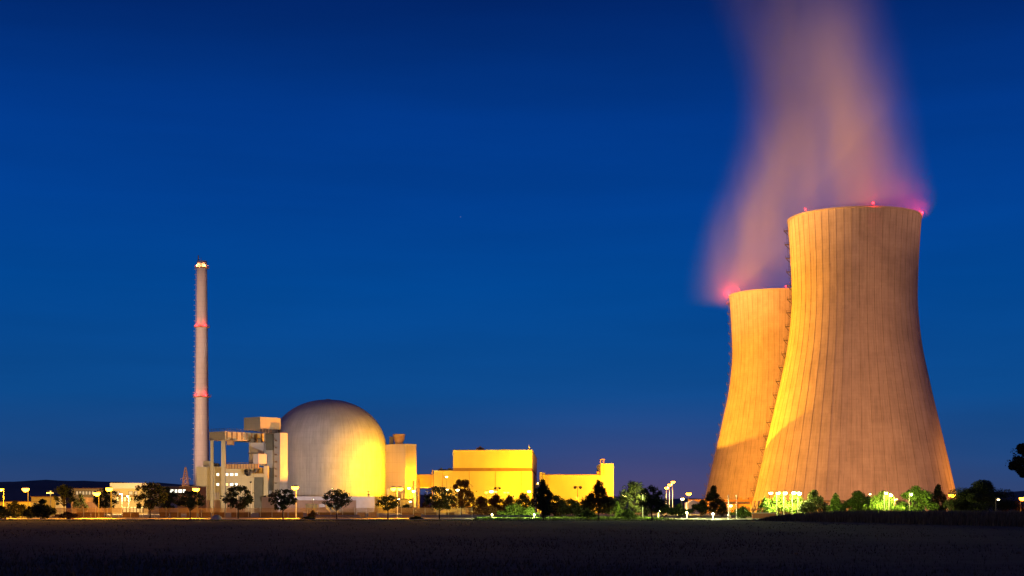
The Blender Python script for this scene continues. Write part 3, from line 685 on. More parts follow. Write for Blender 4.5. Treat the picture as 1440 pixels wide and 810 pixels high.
b = MB(); zl = wz(661.6, Y) + .003; random.seed(4)
for k in range(9): x = wx(random.uniform(616, 634), Y); h = random.uniform(.5, 1.6); b.box(x - .6, x + .6, Y + 6, Y + 8, zl, zl + h)
b.box(wx(615, Y), wx(636, Y), Y + 8.2, Y + 12, zl, zl + .8); b.build('roof_plant', M['dsteel'], t)
for px_ in (622, 660, 697, 733):
    b = MB(); b.tube((wx(px_, 800), 799.75, 0), (wx(px_, 800), 799.75, wz(663, 800)), .14, .14, 6); b.build('downpipe', M['rust'], t)
for a, c in ((655, 662), (735, 741)):
    b = MB(); b.box(wx(a, Y), wx(c, Y), Y - .2, Y - .003, 0, 4.5); b.build('door', M['band'], t)

Y = 830.0
t = thing('low_hall', (wx(805, Y), Y, 0), 'long low floodlit yellow hall with a square tower at its right end', 'building')
b = MB(); b.box(wx(763, Y), wx(844.8, Y), Y, Y + 60, 0, wz(668, Y)); b.build('wall', M['yellow'], t)
b = MB(); b.box(wx(763, Y) - .2, wx(844.8, Y), Y - .2, Y + 60, wz(668, Y) + .003, wz(667, Y)); b.build('roof', M['band'], t)
b = MB(); b.box(wx(845, Y), wx(862.8, Y), Y - 1, Y + 40, 0, wz(652, Y)); b.build('tower', M['yellow'], t)
b = MB()
for zz in range(0, 7): 
    z = wz(668, Y) + zz * 1.25; b.box(wx(843.6, Y), wx(849, Y), Y - 1.6, Y - 1.05, z, z + .2)
for a in (843.8, 848.6): b.box(wx(a, Y), wx(a, Y) + .3, Y - 1.6, Y - 1.05, wz(668, Y), wz(645.5, Y))
b.box(wx(843.6, Y), wx(850, Y), Y - 1.6, Y + 3, wz(646.5, Y), wz(645.5, Y)); b.build('stair_frame', M['rust'], t)
b = MB(); b.box(wx(839.5, Y), wx(843.4, Y), Y + 2, Y + 6, wz(667, Y) + .003, wz(663, Y)); b.build('roof_unit', M['rust'], t)
b = MB(); b.box(wx(758.8, Y), wx(762.6, Y), Y - 1, Y + 5, 0, wz(664, Y)); b.box(wx(762.7, Y), wx(767, Y), Y + 1, Y + 5, wz(667, Y) + .003, wz(664.5, Y)); b.build('stair_turret', M['mauve'], t)

# pipe bridge by the far tower, shed and brick wall near the towers
Y = 860.0
t = thing('pipe_bridge', (wx(1035, Y), Y, 0), 'brown pipe bridge with two boxes at the foot of the hidden cooling tower', 'pipe bridge')
b = MB(); b.box(wx(968, Y), wx(1066, Y), Y, Y + 3, wz(705.5, Y), wz(702.5, Y)); b.build('deck', M['brown'], t)
for a in (975, 995, 1015, 1035, 1055): 
    b = MB(); b.box(wx(a, Y), wx(a, Y) + .7, Y + .5, Y + 2, 0, wz(705.5, Y) - .003); b.build('post', M['rust'], t)
for a, c in ((1038, 1043.5), (1053, 1058.5)):
    b = MB(); b.box(wx(a, Y), wx(c, Y), Y - 1, Y + 4, wz(702.5, Y) + .003, wz(699.5, Y)); b.build('box', M['brown'], t)
b = MB(); b.box(wx(1012, Y), wx(1062, Y), Y + 5, Y + 12, 0, wz(708.5, Y)); b.build('pump_house', M['rust'], t)
Y = 560.0
t = thing('metal_shed', (wx(975, Y), Y, 0), 'small pale grey shed half hidden behind the dark round bush', 'shed')
b = MB(); xa, xb2 = wx(966, Y), wx(984, Y); xm = (xa + xb2) / 2
b.add([(xa, Y, 0), (xb2, Y, 0), (xb2, Y, wz(707, Y)), (xm, Y, wz(703, Y)), (xa, Y, wz(707, Y)), (xa, Y + 8, 0), (xb2, Y + 8, 0), (xb2, Y + 8, wz(707, Y)), (xm, Y + 8, wz(703, Y)), (xa, Y + 8, wz(707, Y))],
      [[0, 1, 2, 3, 4], [9, 8, 7, 6, 5], [1, 6, 7, 2], [5, 0, 4, 9], [2, 7, 8, 3], [3, 8, 9, 4]]); b.build('wall', M['white'], t)
b = MB(); b.box(wx(971, Y), wx(977, Y), Y - .1, Y - .003, 0, 2.4); b.build('door', M['steel'], t)
Y = 322.0
t = thing('brick_wall', (wx(1075, Y), Y, 0), 'low red brick wall beside the path at the foot of the front tower', 'wall')
b = MB(); b.box(wx(1058, Y), wx(1091, Y), Y, Y + .4, 0, wz(722, Y)); b.build('wall', M['brick'], t)
b = MB(); b.box(wx(1057.5, Y), wx(1091.5, Y), Y - .06, Y + .46, wz(722, Y) + .003, wz(720.6, Y)); b.build('coping', M['gravel'], t)
for a in (1058.3, 1071): 
    b = MB(); b.box(wx(a, Y), wx(a, Y) + .35, Y + .02, Y + .38, wz(720.6, Y) + .003, wz(717.5, Y)); b.build('pier', M['brick'], t)
b = MB(); b.box(wx(1057, Y), wx(1070.5, Y), Y - .05, Y + .45, wz(717.5, Y) + .003, wz(715.3, Y)); b.build('lintel', M['brick'], t)

# ------------------------------------------------------------------ office buildings on the left
Y = 640.0
t = thing('office_building', (wx(128, Y), Y, 0), 'low two storey office with a strip of pale windows left of the white block', 'building', None)
b = MB(); b.box(wx(100, Y), wx(154, Y), Y, Y + 20, 0, wz(687.5, Y)); b.build('wall', M['beige'], t)
b = MB(); b.box(wx(99, Y), wx(154.6, Y), Y - .5, Y + 20.3, wz(687.5, Y) + .003, wz(686.3, Y)); b.build('roof', M['band'], t)
windows(t, Y, [(107.2 + k * 4.4, 110 + k * 4.4) for k in range(7)], 691, 695.5, M['win_d'])
windows(t, Y, [(127.5, 129.8), (131.3, 133.8)], 701, 706, M['win_d'])
Y2 = 600.0
t = thing('gatehouse', (wx(115, Y2), Y2, 0), 'orange lit stepped low annex in front of the two storey office', 'building')
b = MB(); b.box(wx(100, Y2), wx(122, Y2), Y2, Y2 + 12, 0, wz(704.5, Y2)); b.build('wall', M['rust'], t)
b = MB(); b.box(wx(111, Y2), wx(121.6, Y2), Y2 + .3, Y2 + 11.5, wz(704.5, Y2) + .003, wz(699.5, Y2)); b.build('upper_wall', M['rust'], t)
b = MB(); b.box(wx(122.2, Y2), wx(137, Y2), Y2 + 1, Y2 + 11, 0, wz(706, Y2)); b.build('side_wing', M['brown'], t)
Y = 620.0
t = thing('white_office', (wx(182, Y), Y, 0), 'white fronted office block with a brightly lit ground floor', 'building')
b = MB(); b.box(wx(155, Y), wx(207.5, Y), Y + 3, Y + 20, 0, wz(687, Y)); b.build('wall', M['cream'], t)
b = MB(); b.box(wx(154.5, Y), wx(207.8, Y), Y, Y + 20.2, wz(687, Y) + .003, wz(679.2, Y)); b.build('upper_storey', M['white'], t)
b = MB(); b.box(wx(202.5, Y), wx(207.8, Y), Y + .5, Y + 2.9, 0, wz(687, Y)); b.build('end_wall', M['cream'], t)
Yw = Y + 3
windows(t, Yw, [(159, 163), (165, 168), (181.5, 186.5), (189.5, 192.5)], 691, 695.5, M['win_d'])
windows(t, Yw, [(164, 167), (174, 177.5), (180, 184), (190, 193)], 699, 705, M['win_y'])
b = MB(); b.box(wx(173, Yw), wx(202.3, Yw), Yw - .25, Yw - .004, .8, wz(713, Yw)); pn = b.build('shopfront', M['win_y'], t)
b = MB()
for k in range(7): x = wx(173 + k * 4.85, Yw); b.box(x - .15, x + .15, Yw - .45, Yw - .255, .4, wz(712.5, Yw))
b.build('mullions', M['dsteel'], pn)
b = MB(); b.box(wx(156, Y), wx(202.4, Y), Y + 1.2, Y + 2.99, wz(698, Y), wz(697, Y)); b.build('canopy', M['band'], t)
Y = 700.0
t = thing('flat_office', (wx(250, Y), Y, 0), 'flat roofed brown office with four bright windows in a row', 'building')
b = MB(); b.box(wx(222, Y), wx(279, Y), Y, Y + 18, 0, wz(684.5, Y)); b.build('wall', M['rust'], t)
b = MB(); b.box(wx(221, Y), wx(279.5, Y), Y - .6, Y + 18.4, wz(684.5, Y) + .003, wz(683.4, Y)); b.build('roof', M['beige'], t)
windows(t, Y, [(239, 244), (245.8, 249.2), (251, 256), (257.3, 261)], 688.3, 692.7, M['win_w'])
b = MB(); b.box(wx(240, Y), wx(249, Y), Y - .2, Y - .003, 0, wz(708, Y)); b.build('door', M['mauve'], t)
Y = 520.0
t = thing('storage_building', (wx(62, Y), Y, 0), 'small orange lit flat wall building right of the bright leftmost lamp', 'building')
b = MB(); b.box(wx(44, Y), wx(78, Y), Y, Y + 12, 0, wz(699.2, Y)); b.build('wall', M['yellow'], t)
b = MB(); b.box(wx(43, Y), wx(78.6, Y), Y - .4, Y + 12.3, wz(699.2, Y) + .003, wz(697.9, Y)); b.build('roof', M['band'], t)
Y = 480.0
t = thing('garage_row', (wx(10, Y), Y, 0), 'long low pale garage behind the shrubs at the left edge', 'building')
b = MB(); b.box(wx(-60, Y), wx(43, Y), Y, Y + 9, 0, wz(706, Y)); b.build('wall', M['yellow'], t)
for k in range(6):
    b = MB(); b.box(wx(-55 + k * 16, Y), wx(-45 + k * 16, Y), Y - .12, Y - .003, 0, 2.6); b.build('door', M['band'], t)
b = MB(); b.box(wx(-61, Y), wx(43.6, Y), Y - .5, Y + 9.4, wz(706, Y) + .003, wz(705, Y)); b.build('roof', M['band'], t)

# lattice pylon
Y = 1100.0
t = thing('power_pylon', (wx(261, Y), Y, 0), 'orange lit lattice power pylon standing left of the vent stack', 'pylon')
b = MB(); cx_ = wx(261, Y); H = wz(657, Y)
def pw_(z): return 3.6 * (1 - z / H) ** .8 + .35
zs = [0, 4, 8, 12, 16, 19, 22, 25, 28, 30.5, H]
for z0, z1 in zip(zs, zs[1:]):
    c0 = [Vector((cx_ + sx * pw_(z0), Y + sy * pw_(z0), z0)) for sx, sy in ((-1, -1), (1, -1), (1, 1), (-1, 1))]
    c1 = [Vector((cx_ + sx * pw_(z1), Y + sy * pw_(z1), z1)) for sx, sy in ((-1, -1), (1, -1), (1, 1), (-1, 1))]
    for i in range(4):
        j = (i + 1) % 4
        b.beam(c0[i], c1[i], .30); b.beam(c0[i], c1[j], .19); b.beam(c0[j], c1[i], .19); b.beam(c1[i], c1[j], .18)
mast = b.build('mast', M['steel'], t)
for z, hw in ((24.5, 3.6), (19.5, 2.6)):
    b = MB()
    for s_ in (-1, 1):
        b.beam((cx_, Y, z + .9), (cx_ + s_ * hw, Y, z), .14); b.beam((cx_, Y, z - .3), (cx_ + s_ * hw, Y, z), .14)
        b.tube((cx_ + s_ * hw, Y, z), (cx_ + s_ * hw, Y, z - 1.2), .14)
    b.build('cross_arm', M['steel'], t)

# ------------------------------------------------------------------ perimeter fence, guard rails, boulders
FY = 340.0
t = thing('perimeter_fence', (wx(365, FY), FY, 0), 'long wire perimeter fence with brown lower panels running behind the roadside trees', 'fence')
xs0, xs1 = wx(68, FY), wx(664, FY); n = int((xs1 - xs0) / 2.6)
for i in range(n + 1):
    x = xs0 + (xs1 - xs0) * i / n; b = MB(); b.box(x - .05, x + .05, FY - .05, FY + .05, 0, 2.25); b.beam((x, FY, 2.2), (x, FY - .35, 2.55), .05); b.build('post', M['steel'], t)
b = MB(); x = xs0
while x < xs1: b.box(x, x + .035, FY + .06, FY + .075, 1.3, 2.2); x += .085
z = 1.3
while z < 2.25: b.box(xs0, xs1, FY + .08, FY + .09, z, z + .03); z += .13
b.box(xs0, xs1, FY + .095, FY + .12, 1.26, 1.34); b.box(xs0, xs1, FY + .095, FY + .12, 2.16, 2.24)
b.build('upper_mesh', M['fencewire'], t)
b = MB(); x = xs0
while x < xs1: b.box(x, x + .02, FY + .06, FY + .07, .1, 1.3); x += .16
b.box(xs0, xs1, FY + .095, FY + .12, .1, .15); b.build('lower_mesh', M['fencewire'], t)
for a, c in ((108, 127), (128, 146), (172, 195), (224, 236), (239, 254), (262, 276), (279, 296), (298, 317), (325, 352), (364, 404), (406, 426), (447, 472), (475, 499), (502, 514), (518, 529), (565, 592), (597, 615), (627, 639)):
    b = MB(); b.box(wx(a, FY), wx(c, FY), FY + .2, FY + .3, .18, 1.28); b.build('panel', M['panel'] if a not in (502, 518) else M['brown'], t)

def rail(pa, pb, Y, lab, step=2.0, zc=.62):
    t = thing('guard_rail', (wx((pa + pb) / 2, Y), Y, 0), lab, 'guard rail', 'guard rails along the road')
    b = MB(); x0, x1 = wx(pa, Y), wx(pb, Y)
    b.add([(x0, Y - .02, zc - .15), (x1, Y - .02, zc - .15), (x1, Y - .10, zc - .07), (x0, Y - .10, zc - .07), (x0, Y - .03, zc), (x1, Y - .03, zc), (x1, Y - .1, zc + .07), (x0, Y - .1, zc + .07), (x0, Y - .02, zc + .15), (x1, Y - .02, zc + .15)],
          [[0, 1, 2, 3], [3, 2, 5, 4], [4, 5, 6, 7], [7, 6, 9, 8]]); b.box(x0, x1, Y - .015, Y + .01, zc - .15, zc + .15); b.build('rail', M['steel'], t)
    n = max(2, int((x1 - x0) / step))
    for i in range(n + 1):
        x = x0 + .1 + (x1 - x0 - .2) * i / n; b = MB(); b.box(x - .05, x + .05, Y + .012, Y + .11, 0, zc + .1); b.build('post', M['steel'], t)
rail(444, 507, 306, 'short guard rail below the dome annex, beside a roadside tree')
rail(548, 582, 312, 'shortest guard rail, left of the dark clipped shrub')
rail(592, 762, 300, 'longest guard rail, in front of the bronze bushes by the yellow hall')

def lumpy(name, px, py, Y, rx, rz, m, lab, cat, group=None):
    random.seed(int(px)); b = MB(); vs = []; n, k = 16, 8; x0 = wx(px, Y)
    for j in range(k + 1):
        th = math.pi / 2 * j / k
        for i in range(n):
            a = 2 * math.pi * i / n; q = 1 + random.uniform(-.09, .09)
            vs.append((x0 + rx * math.cos(th) * math.cos(a) * q, Y + rx * .7 * math.cos(th) * math.sin(a) * q, rz * math.sin(th) * q))
    b.add(vs, [[j * n + i, j * n + (i + 1) % n, (j + 1) * n + (i + 1) % n, (j + 1) * n + i] for j in range(k) for i in range(n)], True)
    return tag(b.build(name, m), lab, cat, group)
lumpy('boulder', 304.5, 728, 305, 1.15, .85, M['stone'], 'pale rounded boulder on the road verge below the gantry posts', 'boulder')

# ------------------------------------------------------------------ plants
def leaves(b, rng, c, rad, n, size):
    c = Vector(c)
    for _ in range(n):
        d = Vector((rng.gauss(0, 1), rng.gauss(0, 1), rng.gauss(0, 1))).normalized()
        p = c + Vector((d.x * rad[0], d.y * rad[1], d.z * rad[2])) * (rng.random() ** .45)
        u = Vector((rng.gauss(0, 1), rng.gauss(0, 1), rng.gauss(0, 1))).normalized(); v = u.orthogonal().normalized()
        s = size * rng.uniform(.6, 1.3)
        b.add([p - u * s * .5, p + v * s * .32 , p + u * s * .5, p - v * s * .32], [[0, 1, 2, 3]])
def plant(name, px, ytop, wpx, Y, lab, cat='tree', leaf='leaf', crown_bot=None, trunk=True, shape='round', seed=None, dens=1.0, group=None, size=.34):
    rng = random.Random(seed if seed is not None else int(px * 7 + ytop)); x0 = wx(px, Y); H = wz(ytop, Y); W = wpx * Y / F / 2 * (1.12 if trunk else 1.42)
    zb = wz(crown_bot, Y) if crown_bot else (.32 * H if trunk else .05)
    if not trunk: zb = .05
    t = thing(name, (x0, Y, 0), lab, cat, group)
    cz = (zb + H) / 2; hz = (H - zb) / 2; blobs = []
    K = 38 if trunk else 20
    for k in range(K):
        while True:
            q = Vector((rng.uniform(-1, 1), rng.uniform(-1, 1), rng.uniform(-1, 1)))
            if .12 < q.length < 1: break
        if shape == 'cone':
            f = (1 - (q.z + 1) / 2) ** .8 * .95 + .10
            if q.z > .55: f *= .6
            q.x *= f; q.y *= f
        elif shape == 'mound':
            f = math.sqrt(max(.05, 1 - ((q.z + 1) / 2) ** 2)); q.x *= f; q.y *= f
        if shape == 'round': q.z = max(-1, min(1, q.z * 1.25))
        rb = rng.uniform(.13, .27) if trunk else rng.uniform(.20, .34)
        blobs.append((Vector((x0 + q.x * W * (1 - rb * .6), Y + q.y * W * (1 - rb * .6), cz + q.z * hz * (1 - rb * .6))), rb))
    # make sure the outline reaches its height and width
    blobs += [(Vector((x0 + rng.uniform(-.1, .1) * W, Y, H - hz * .22)), .22), (Vector((x0 - W * .75, Y, cz - hz * .25)), .25), (Vector((x0 + W * .75, Y, cz - hz * .3)), .25)]
    b = MB()
    if trunk:
        r0 = .035 * H * .55 + .04; lean = rng.uniform(-.12, .12)
        pts = [(x0, Y, 0), (x0 + lean * .5, Y, zb * .6), (x0 + lean, Y, zb + hz * .3), (x0 + lean * .7, Y, cz + hz * .4)]
        for i in range(3): b.tube(pts[i], pts[i + 1], r0 * (1 - .27 * i), r0 * (1 - .27 * (i + 1)), 8)
        for c, rb in blobs[::2]:
            p0 = Vector(pts[1]).lerp(Vector(pts[2]), rng.uniform(.3, 1)); b.tube(p0, c, r0 * .4, r0 * .12, 5)
        b.build('trunk', M['bark'], t)
    else:
        for c, rb in blobs[::2]: b.tube((x0 + rng.uniform(-.2, .2) * W, Y + rng.uniform(-.2, .2), 0), c, .05, .02, 5)
        b.build('stems', M['bark'], t)
    b = MB(); area = W * hz * 2
    tot = int(min(26000, max(700, 185 * area / (size / .34) ** 2 * dens)))
    for c, rb in blobs: leaves(b, rng, c, (W * rb * 1.15, W * rb * 1.15, hz * rb * 1.15), tot // len(blobs), size)
    for _ in range(80):                                   # stray twigs breaking the outline
        a = rng.uniform(0, 2 * math.pi); zz = rng.uniform(-.5, 1); k = math.sqrt(max(.03, 1 - zz * zz)) * rng.uniform(.86, 1.12)
        if shape != 'round': k *= max(.12, (1 - (zz + 1) / 2))
        leaves(b, rng, (x0 + W * k * math.cos(a), Y + W * k * math.sin(a), cz + hz * zz), (.25, .25, .25), 4, size)
    b.build('crown' if trunk else 'foliage', M[leaf], t)
    return t
RT = 'roadside trees in front of the plant'
plant('tree', 90.5, 682, 27, 420, 'dark oval tree left of the two storey office windows', crown_bot=712, group=RT)
plant('tree', 148.5, 687, 32, 372, 'dark tree in front of the two lamps left of the white office', crown_bot=716, group=RT)
plant('tree', 211, 678, 42, 340.6 - 8, 'large dark tree overlapping the right end of the white office', crown_bot=716, group=RT, dens=1.1)
plant('tree', 237, 685, 22, 420, 'narrow dark tree left of the row of four bright windows', crown_bot=716, group=RT)
plant('tree', 267.5, 691, 38, 304, 'spreading dark tree below the starry lamp near the pylon', crown_bot=717, group=RT)
plant('tree', 335, 683, 38, 318, 'dense round dark tree in front of the beige service building', crown_bot=716, group=RT, dens=1.3)
plant('tree', 398, 689, 34, 290, 'dark tree left of the lamp post that stands before the dome', crown_bot=717, group=RT)
plant('tree', 473.5, 688.5, 34, 300, 'dark tree standing alone in front of the dome', crown_bot=717, group=RT)
plant('tree', 545.5, 697, 30, 302, 'thin low tree with an airy crown below the tall plain block', crown_bot=717, group=RT, dens=.75)
plant('tree', 618, 685, 40, 300, 'dark spreading tree at the left corner of the yellow hall', crown_bot=717, group=RT)
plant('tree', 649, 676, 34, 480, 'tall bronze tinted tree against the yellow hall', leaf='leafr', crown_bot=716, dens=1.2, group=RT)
plant('tree', 764, 674.5, 42, 262, 'tall dark bushy tree at the gap between the two yellow halls', crown_bot=727, dens=1.3, shape='cone', group=RT)
plant('tree', 842, 675, 46, 276, 'dark tree with a peaked crown in front of the low yellow hall', crown_bot=724, shape='cone', dens=1.2, group=RT)
plant('tree', 891, 677.5, 36, 330, 'dark tree with lit green lower leaves beside the white lamp', leaf='leaf', crown_bot=722, dens=1.3, group=RT)
plant('tree', 917, 684, 34, 268, 'dark round tree right of the white lamp with a thin bare trunk', crown_bot=722, dens=1.2, group=RT)
plant('conifer', 1003, 683, 30, 430, 'dark pointed conifer in front of the hidden cooling tower', shape='cone', crown_bot=718, dens=1.6)
B = 'bush'
plant('bush', 988, 703, 26, 400, 'dark round bush left of the pointed conifer', B, trunk=False, shape='mound', dens=1.4)
BR = 'bronze bushes before the yellow hall'
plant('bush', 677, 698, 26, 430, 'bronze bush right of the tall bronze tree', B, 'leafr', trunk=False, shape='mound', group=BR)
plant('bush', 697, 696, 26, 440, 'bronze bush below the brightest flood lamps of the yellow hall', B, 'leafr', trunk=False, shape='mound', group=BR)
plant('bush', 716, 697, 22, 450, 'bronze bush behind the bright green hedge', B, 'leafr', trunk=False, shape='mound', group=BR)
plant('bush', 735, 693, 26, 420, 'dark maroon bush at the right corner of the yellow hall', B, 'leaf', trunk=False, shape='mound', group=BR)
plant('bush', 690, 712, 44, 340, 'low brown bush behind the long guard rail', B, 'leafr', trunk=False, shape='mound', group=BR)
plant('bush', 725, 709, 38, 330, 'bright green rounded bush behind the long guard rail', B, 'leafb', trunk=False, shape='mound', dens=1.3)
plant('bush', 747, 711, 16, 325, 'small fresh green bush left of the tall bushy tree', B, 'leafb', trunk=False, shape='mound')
DB = 'dark bushes below the low hall'
plant('bush', 783, 697, 30, 360, 'tall dark bush just right of the tall bushy tree', B, trunk=False, shape='mound', dens=1.4, group=DB)
plant('bush', 803, 702, 28, 350, 'dark bush below the unlit double lamp', B, trunk=False, shape='mound', dens=1.4, group=DB)
plant('bush', 821, 704, 26, 370, 'dark bush behind the tree with the peaked crown', B, trunk=False, shape='mound', dens=1.4, group=DB)
plant('bush', 860, 699, 34, 345, 'dark bush at the foot of the square tower of the low hall', B, trunk=False, shape='mound', dens=1.4, group=DB)
plant('bush', 826, 717, 22, 300, 'low grey green shrub lit from below the peaked tree', B, 'leafg', trunk=False, shape='mound')
plant('bush', 868, 706, 14, 320, 'upright light green shrub left of the tree with lit leaves', B, 'leafb', trunk=False, shape='cone')
plant('bush', 884, 716, 24, 300, 'low bright green shrub at the foot of the tree with lit leaves', B, 'leafb', trunk=False, shape='mound')
plant('bush', 903, 702, 20, 350, 'dark bush behind the white lamp and lit leaves', B, trunk=False, shape='mound', dens=1.4)
plant('bush', 934, 709, 32, 410, 'dark green bush below the cluster of three lamp masts', B, 'leafg', trunk=False, shape='mound')
plant('bush', 956, 708, 26, 390, 'dim green bush beside the ground light', B, 'leafg', trunk=False, shape='mound')
plant('bush', 1016, 706, 18, 400, 'dark narrow bush right of the pointed conifer', B, trunk=False, shape='mound')
plant('bush', 1045, 712, 28, 330, 'low green bush right of the two white poles', B, 'leafg', trunk=False, shape='mound', dens=1.3)
RB = 'bushes at the foot of the front tower'
plant('bush', 1076, 699, 18, 345, 'small green bush above the brick wall', B, 'leafg', trunk=False, shape='mound', group=RB)
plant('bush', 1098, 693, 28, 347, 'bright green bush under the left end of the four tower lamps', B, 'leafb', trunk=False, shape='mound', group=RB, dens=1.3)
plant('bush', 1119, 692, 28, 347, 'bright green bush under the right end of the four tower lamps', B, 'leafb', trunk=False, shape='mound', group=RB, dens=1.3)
plant('bush', 1145, 690, 32, 340, 'dark round bush right of the four tower lamps', B, trunk=False, shape='mound', dens=1.5, group=RB)
plant('bush', 1175, 694, 20, 350, 'small pointed green bush in the middle of the front tower foot', B, 'leafg', trunk=False, shape='cone', dens=1.4, group=RB)
plant('bush', 1206, 690, 42, 360, 'wide dark green bush below the front tower', B, 'leafg', trunk=False, shape='mound', dens=1.5, group=RB)
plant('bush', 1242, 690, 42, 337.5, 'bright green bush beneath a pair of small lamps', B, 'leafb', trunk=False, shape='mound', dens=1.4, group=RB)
plant('bush', 1290, 683, 42, 341, 'tall dark green bush holding one small white lamp', B, 'leafg', trunk=False, shape='mound', dens=1.5, group=RB)
plant('bush', 1319, 681, 24, 380, 'dark pointed bush left of the orange lamp by the tower edge', B, trunk=False, shape='cone', dens=1.5, group=RB)
plant('bush', 1379, 675.5, 72, 330, 'biggest dark rounded bush right of the front tower', B, trunk=False, shape='mound', dens=3.2, group=RB)
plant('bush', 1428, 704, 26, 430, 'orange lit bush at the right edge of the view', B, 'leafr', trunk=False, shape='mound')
LB = 'shrubs at the left edge'
plant('bush', 60, 702.5, 28, 300, 'dark round bush right of the leftmost bright lamp', B, trunk=False, shape='mound', dens=1.5, group=LB)
plant('bush', 22, 704, 26, 340, 'dark shrub left of the leftmost bright lamp pole', B, trunk=False, shape='mound', group=LB)
plant('bush', 2, 712, 30, 310, 'low dark shrub at the very left edge', B, trunk=False, shape='mound', group=LB)
plant('bush', 41, 713, 22, 320, 'low dark shrub under the leftmost bright lamp', B, trunk=False, shape='mound', group=LB)
plant('bush', 95, 720, 30, 300, 'low brown shrub where the fence begins', B, 'leafr', trunk=False, shape='mound', group=LB)
plant('bush', 113, 694, 16, 560, 'dark green bush before the two storey office windows', B, trunk=False, shape='mound')
plant('bush', 433, 727.5, 16, 300, 'flat dark shrub on the verge left of the short guard rail', B, trunk=False, shape='mound', dens=1.5)
plant('bush', 440, 718, 12, 315, 'wispy brown shrub at the fence below the dome', B, 'leafr', trunk=False, shape='mound', dens=.6)
plant('bush', 585, 727, 14, 290, 'dark clipped round shrub on the verge left of the longest guard rail', B, trunk=False, shape='mound', dens=1.6)
plant('bush', 598, 706, 16, 460, 'amber lit bush right of the vertical pipes', B, 'leafr', trunk=False, shape='mound')
plant('bush', 572, 709, 26, 420, 'dark hedge clump below the transformer', B, trunk=False, shape='mound')
# big tree just outside the frame on the right; only a branch end reaches in
plant('tree', 1452, 622, 56, 110, 'dark leafy branch of a near tree reaching in at the right edge', crown_bot=672, dens=6, size=.16, seed=12)

M['bankcrop'] = leaf_mat('tall_dry_crop', (.15, .115, .07))
# grass and crop, nobody could count these
rng = random.Random(11)
b = MB()
def blade(b, x, y, h, w_):
    a = rng.uniform(0, math.pi); dx, dy = math.cos(a) * w_, math.sin(a) * w_; lx, ly = rng.uniform(-.3, .3) * h, rng.uniform(-.3, .3) * h
    z0 = 0.0
    b.add([(x - dx, y - dy, z0), (x + dx, y + dy, z0), (x + lx, y + ly, z0 + h)], [[0, 1, 2]])
for _ in range(9000):
    y = rng.uniform(284, 372); x = rng.uniform(-7.5, 31); blade(b, x, y, rng.uniform(.12, .5), rng.uniform(.05, .12))
for _ in range(7000):
    y = rng.uniform(257, 275); x = rng.uniform(-95, 33); blade(b, x, y, rng.uniform(.04, .16), rng.uniform(.05, .10))
tag(b.build('grass', M['grass']), 'tufts of grass along the road and lawn', 'grass', kind='stuff')
b = MB()
for _ in range(42000):
    y = 1 / rng.uniform(1 / 257, 1 / 36); x = rng.uniform(-.37, .37) * y; y += .35 * math.sin(x * 3)
    row = x; blade(b, row, y, rng.uniform(.06, .22) * (1.6 if rng.random() < .04 else 1), rng.uniform(.012, .03) * (1 + y / 80))
tag(b.build('stubble', M['crop']), 'short dry stubble in the dark field', 'stubble', kind='stuff')
for_edge = MB(); b = for_edge
for _ in range(5000):
    x = rng.uniform(-98, 34); y = 256.5 + 1.2 * math.sin(x * .21) + rng.gauss(0, .7); blade(b, x, y, rng.uniform(.06, .26) * (.55 + .45 * math.sin(x * .37 + math.sin(x * .11) * 3) ** 2), rng.uniform(.05, .12))
tag(b.build('weeds', M['crop']), 'ragged dry weeds along the far field edge', 'weeds', kind='stuff')
# low bank at right carrying a dry crop
EDGE = [(33, 256), (40, 252), (44.7, 247), (49, 224), (51.2, 192), (53.2, 169), (54.5, 150), (58, 110), (66, 80)]
b = MB(); vs = []; prof_ = [(0, -.05), (.8, .35), (1.8, .8), (5, 1.0), (60, 1.05), (150, 1.0)]
for i, (x, y) in enumerate(EDGE):
    k = min(1, .05 + i * .35)
    for d, h in prof_: vs.append((x + d * .93, y + d * .36, h * k + .02))
m_ = len(prof_)
b.add(vs, [[i * m_ + j, i * m_ + j + 1, (i + 1) * m_ + j + 1, (i + 1) * m_ + j] for i in range(len(EDGE) - 1) for j in range(m_ - 1)], True)
tag(b.build('bank', M['soil']), kind='structure')
b = MB()
for _ in range(30000):
    s = rng.uniform(1.2, len(EDGE) - 1.001); i = int(s); f = s - i
    x = EDGE[i][0] * (1 - f) + EDGE[i + 1][0] * f; y = EDGE[i][1] * (1 - f) + EDGE[i + 1][1] * f
    d = abs(rng.gauss(0, 4)) + rng.random() * .5
    k = min(1, .05 + s * .35); h0 = (d / 1.8 * .8 if d < 1.8 else .95) * k
    hh = rng.uniform(.7, 1.03) * k; a = rng.uniform(0, math.pi); w_ = rng.uniform(.04, .09)
    px_, py_ = x + d * .93, y + d * .36
    b.add([(px_ - w_ * math.cos(a), py_ - w_ * math.sin(a), h0 - .1), (px_ + w_ * math.cos(a), py_ + w_ * math.sin(a), h0 - .1), (px_ + rng.uniform(-.12, .12), py_ + rng.uniform(-.12, .12), h0 + hh)], [[0, 1, 2]])
tag(b.build('crop', M['bankcrop']), 'dry standing crop on the dark bank at right', 'crop', kind='stuff')

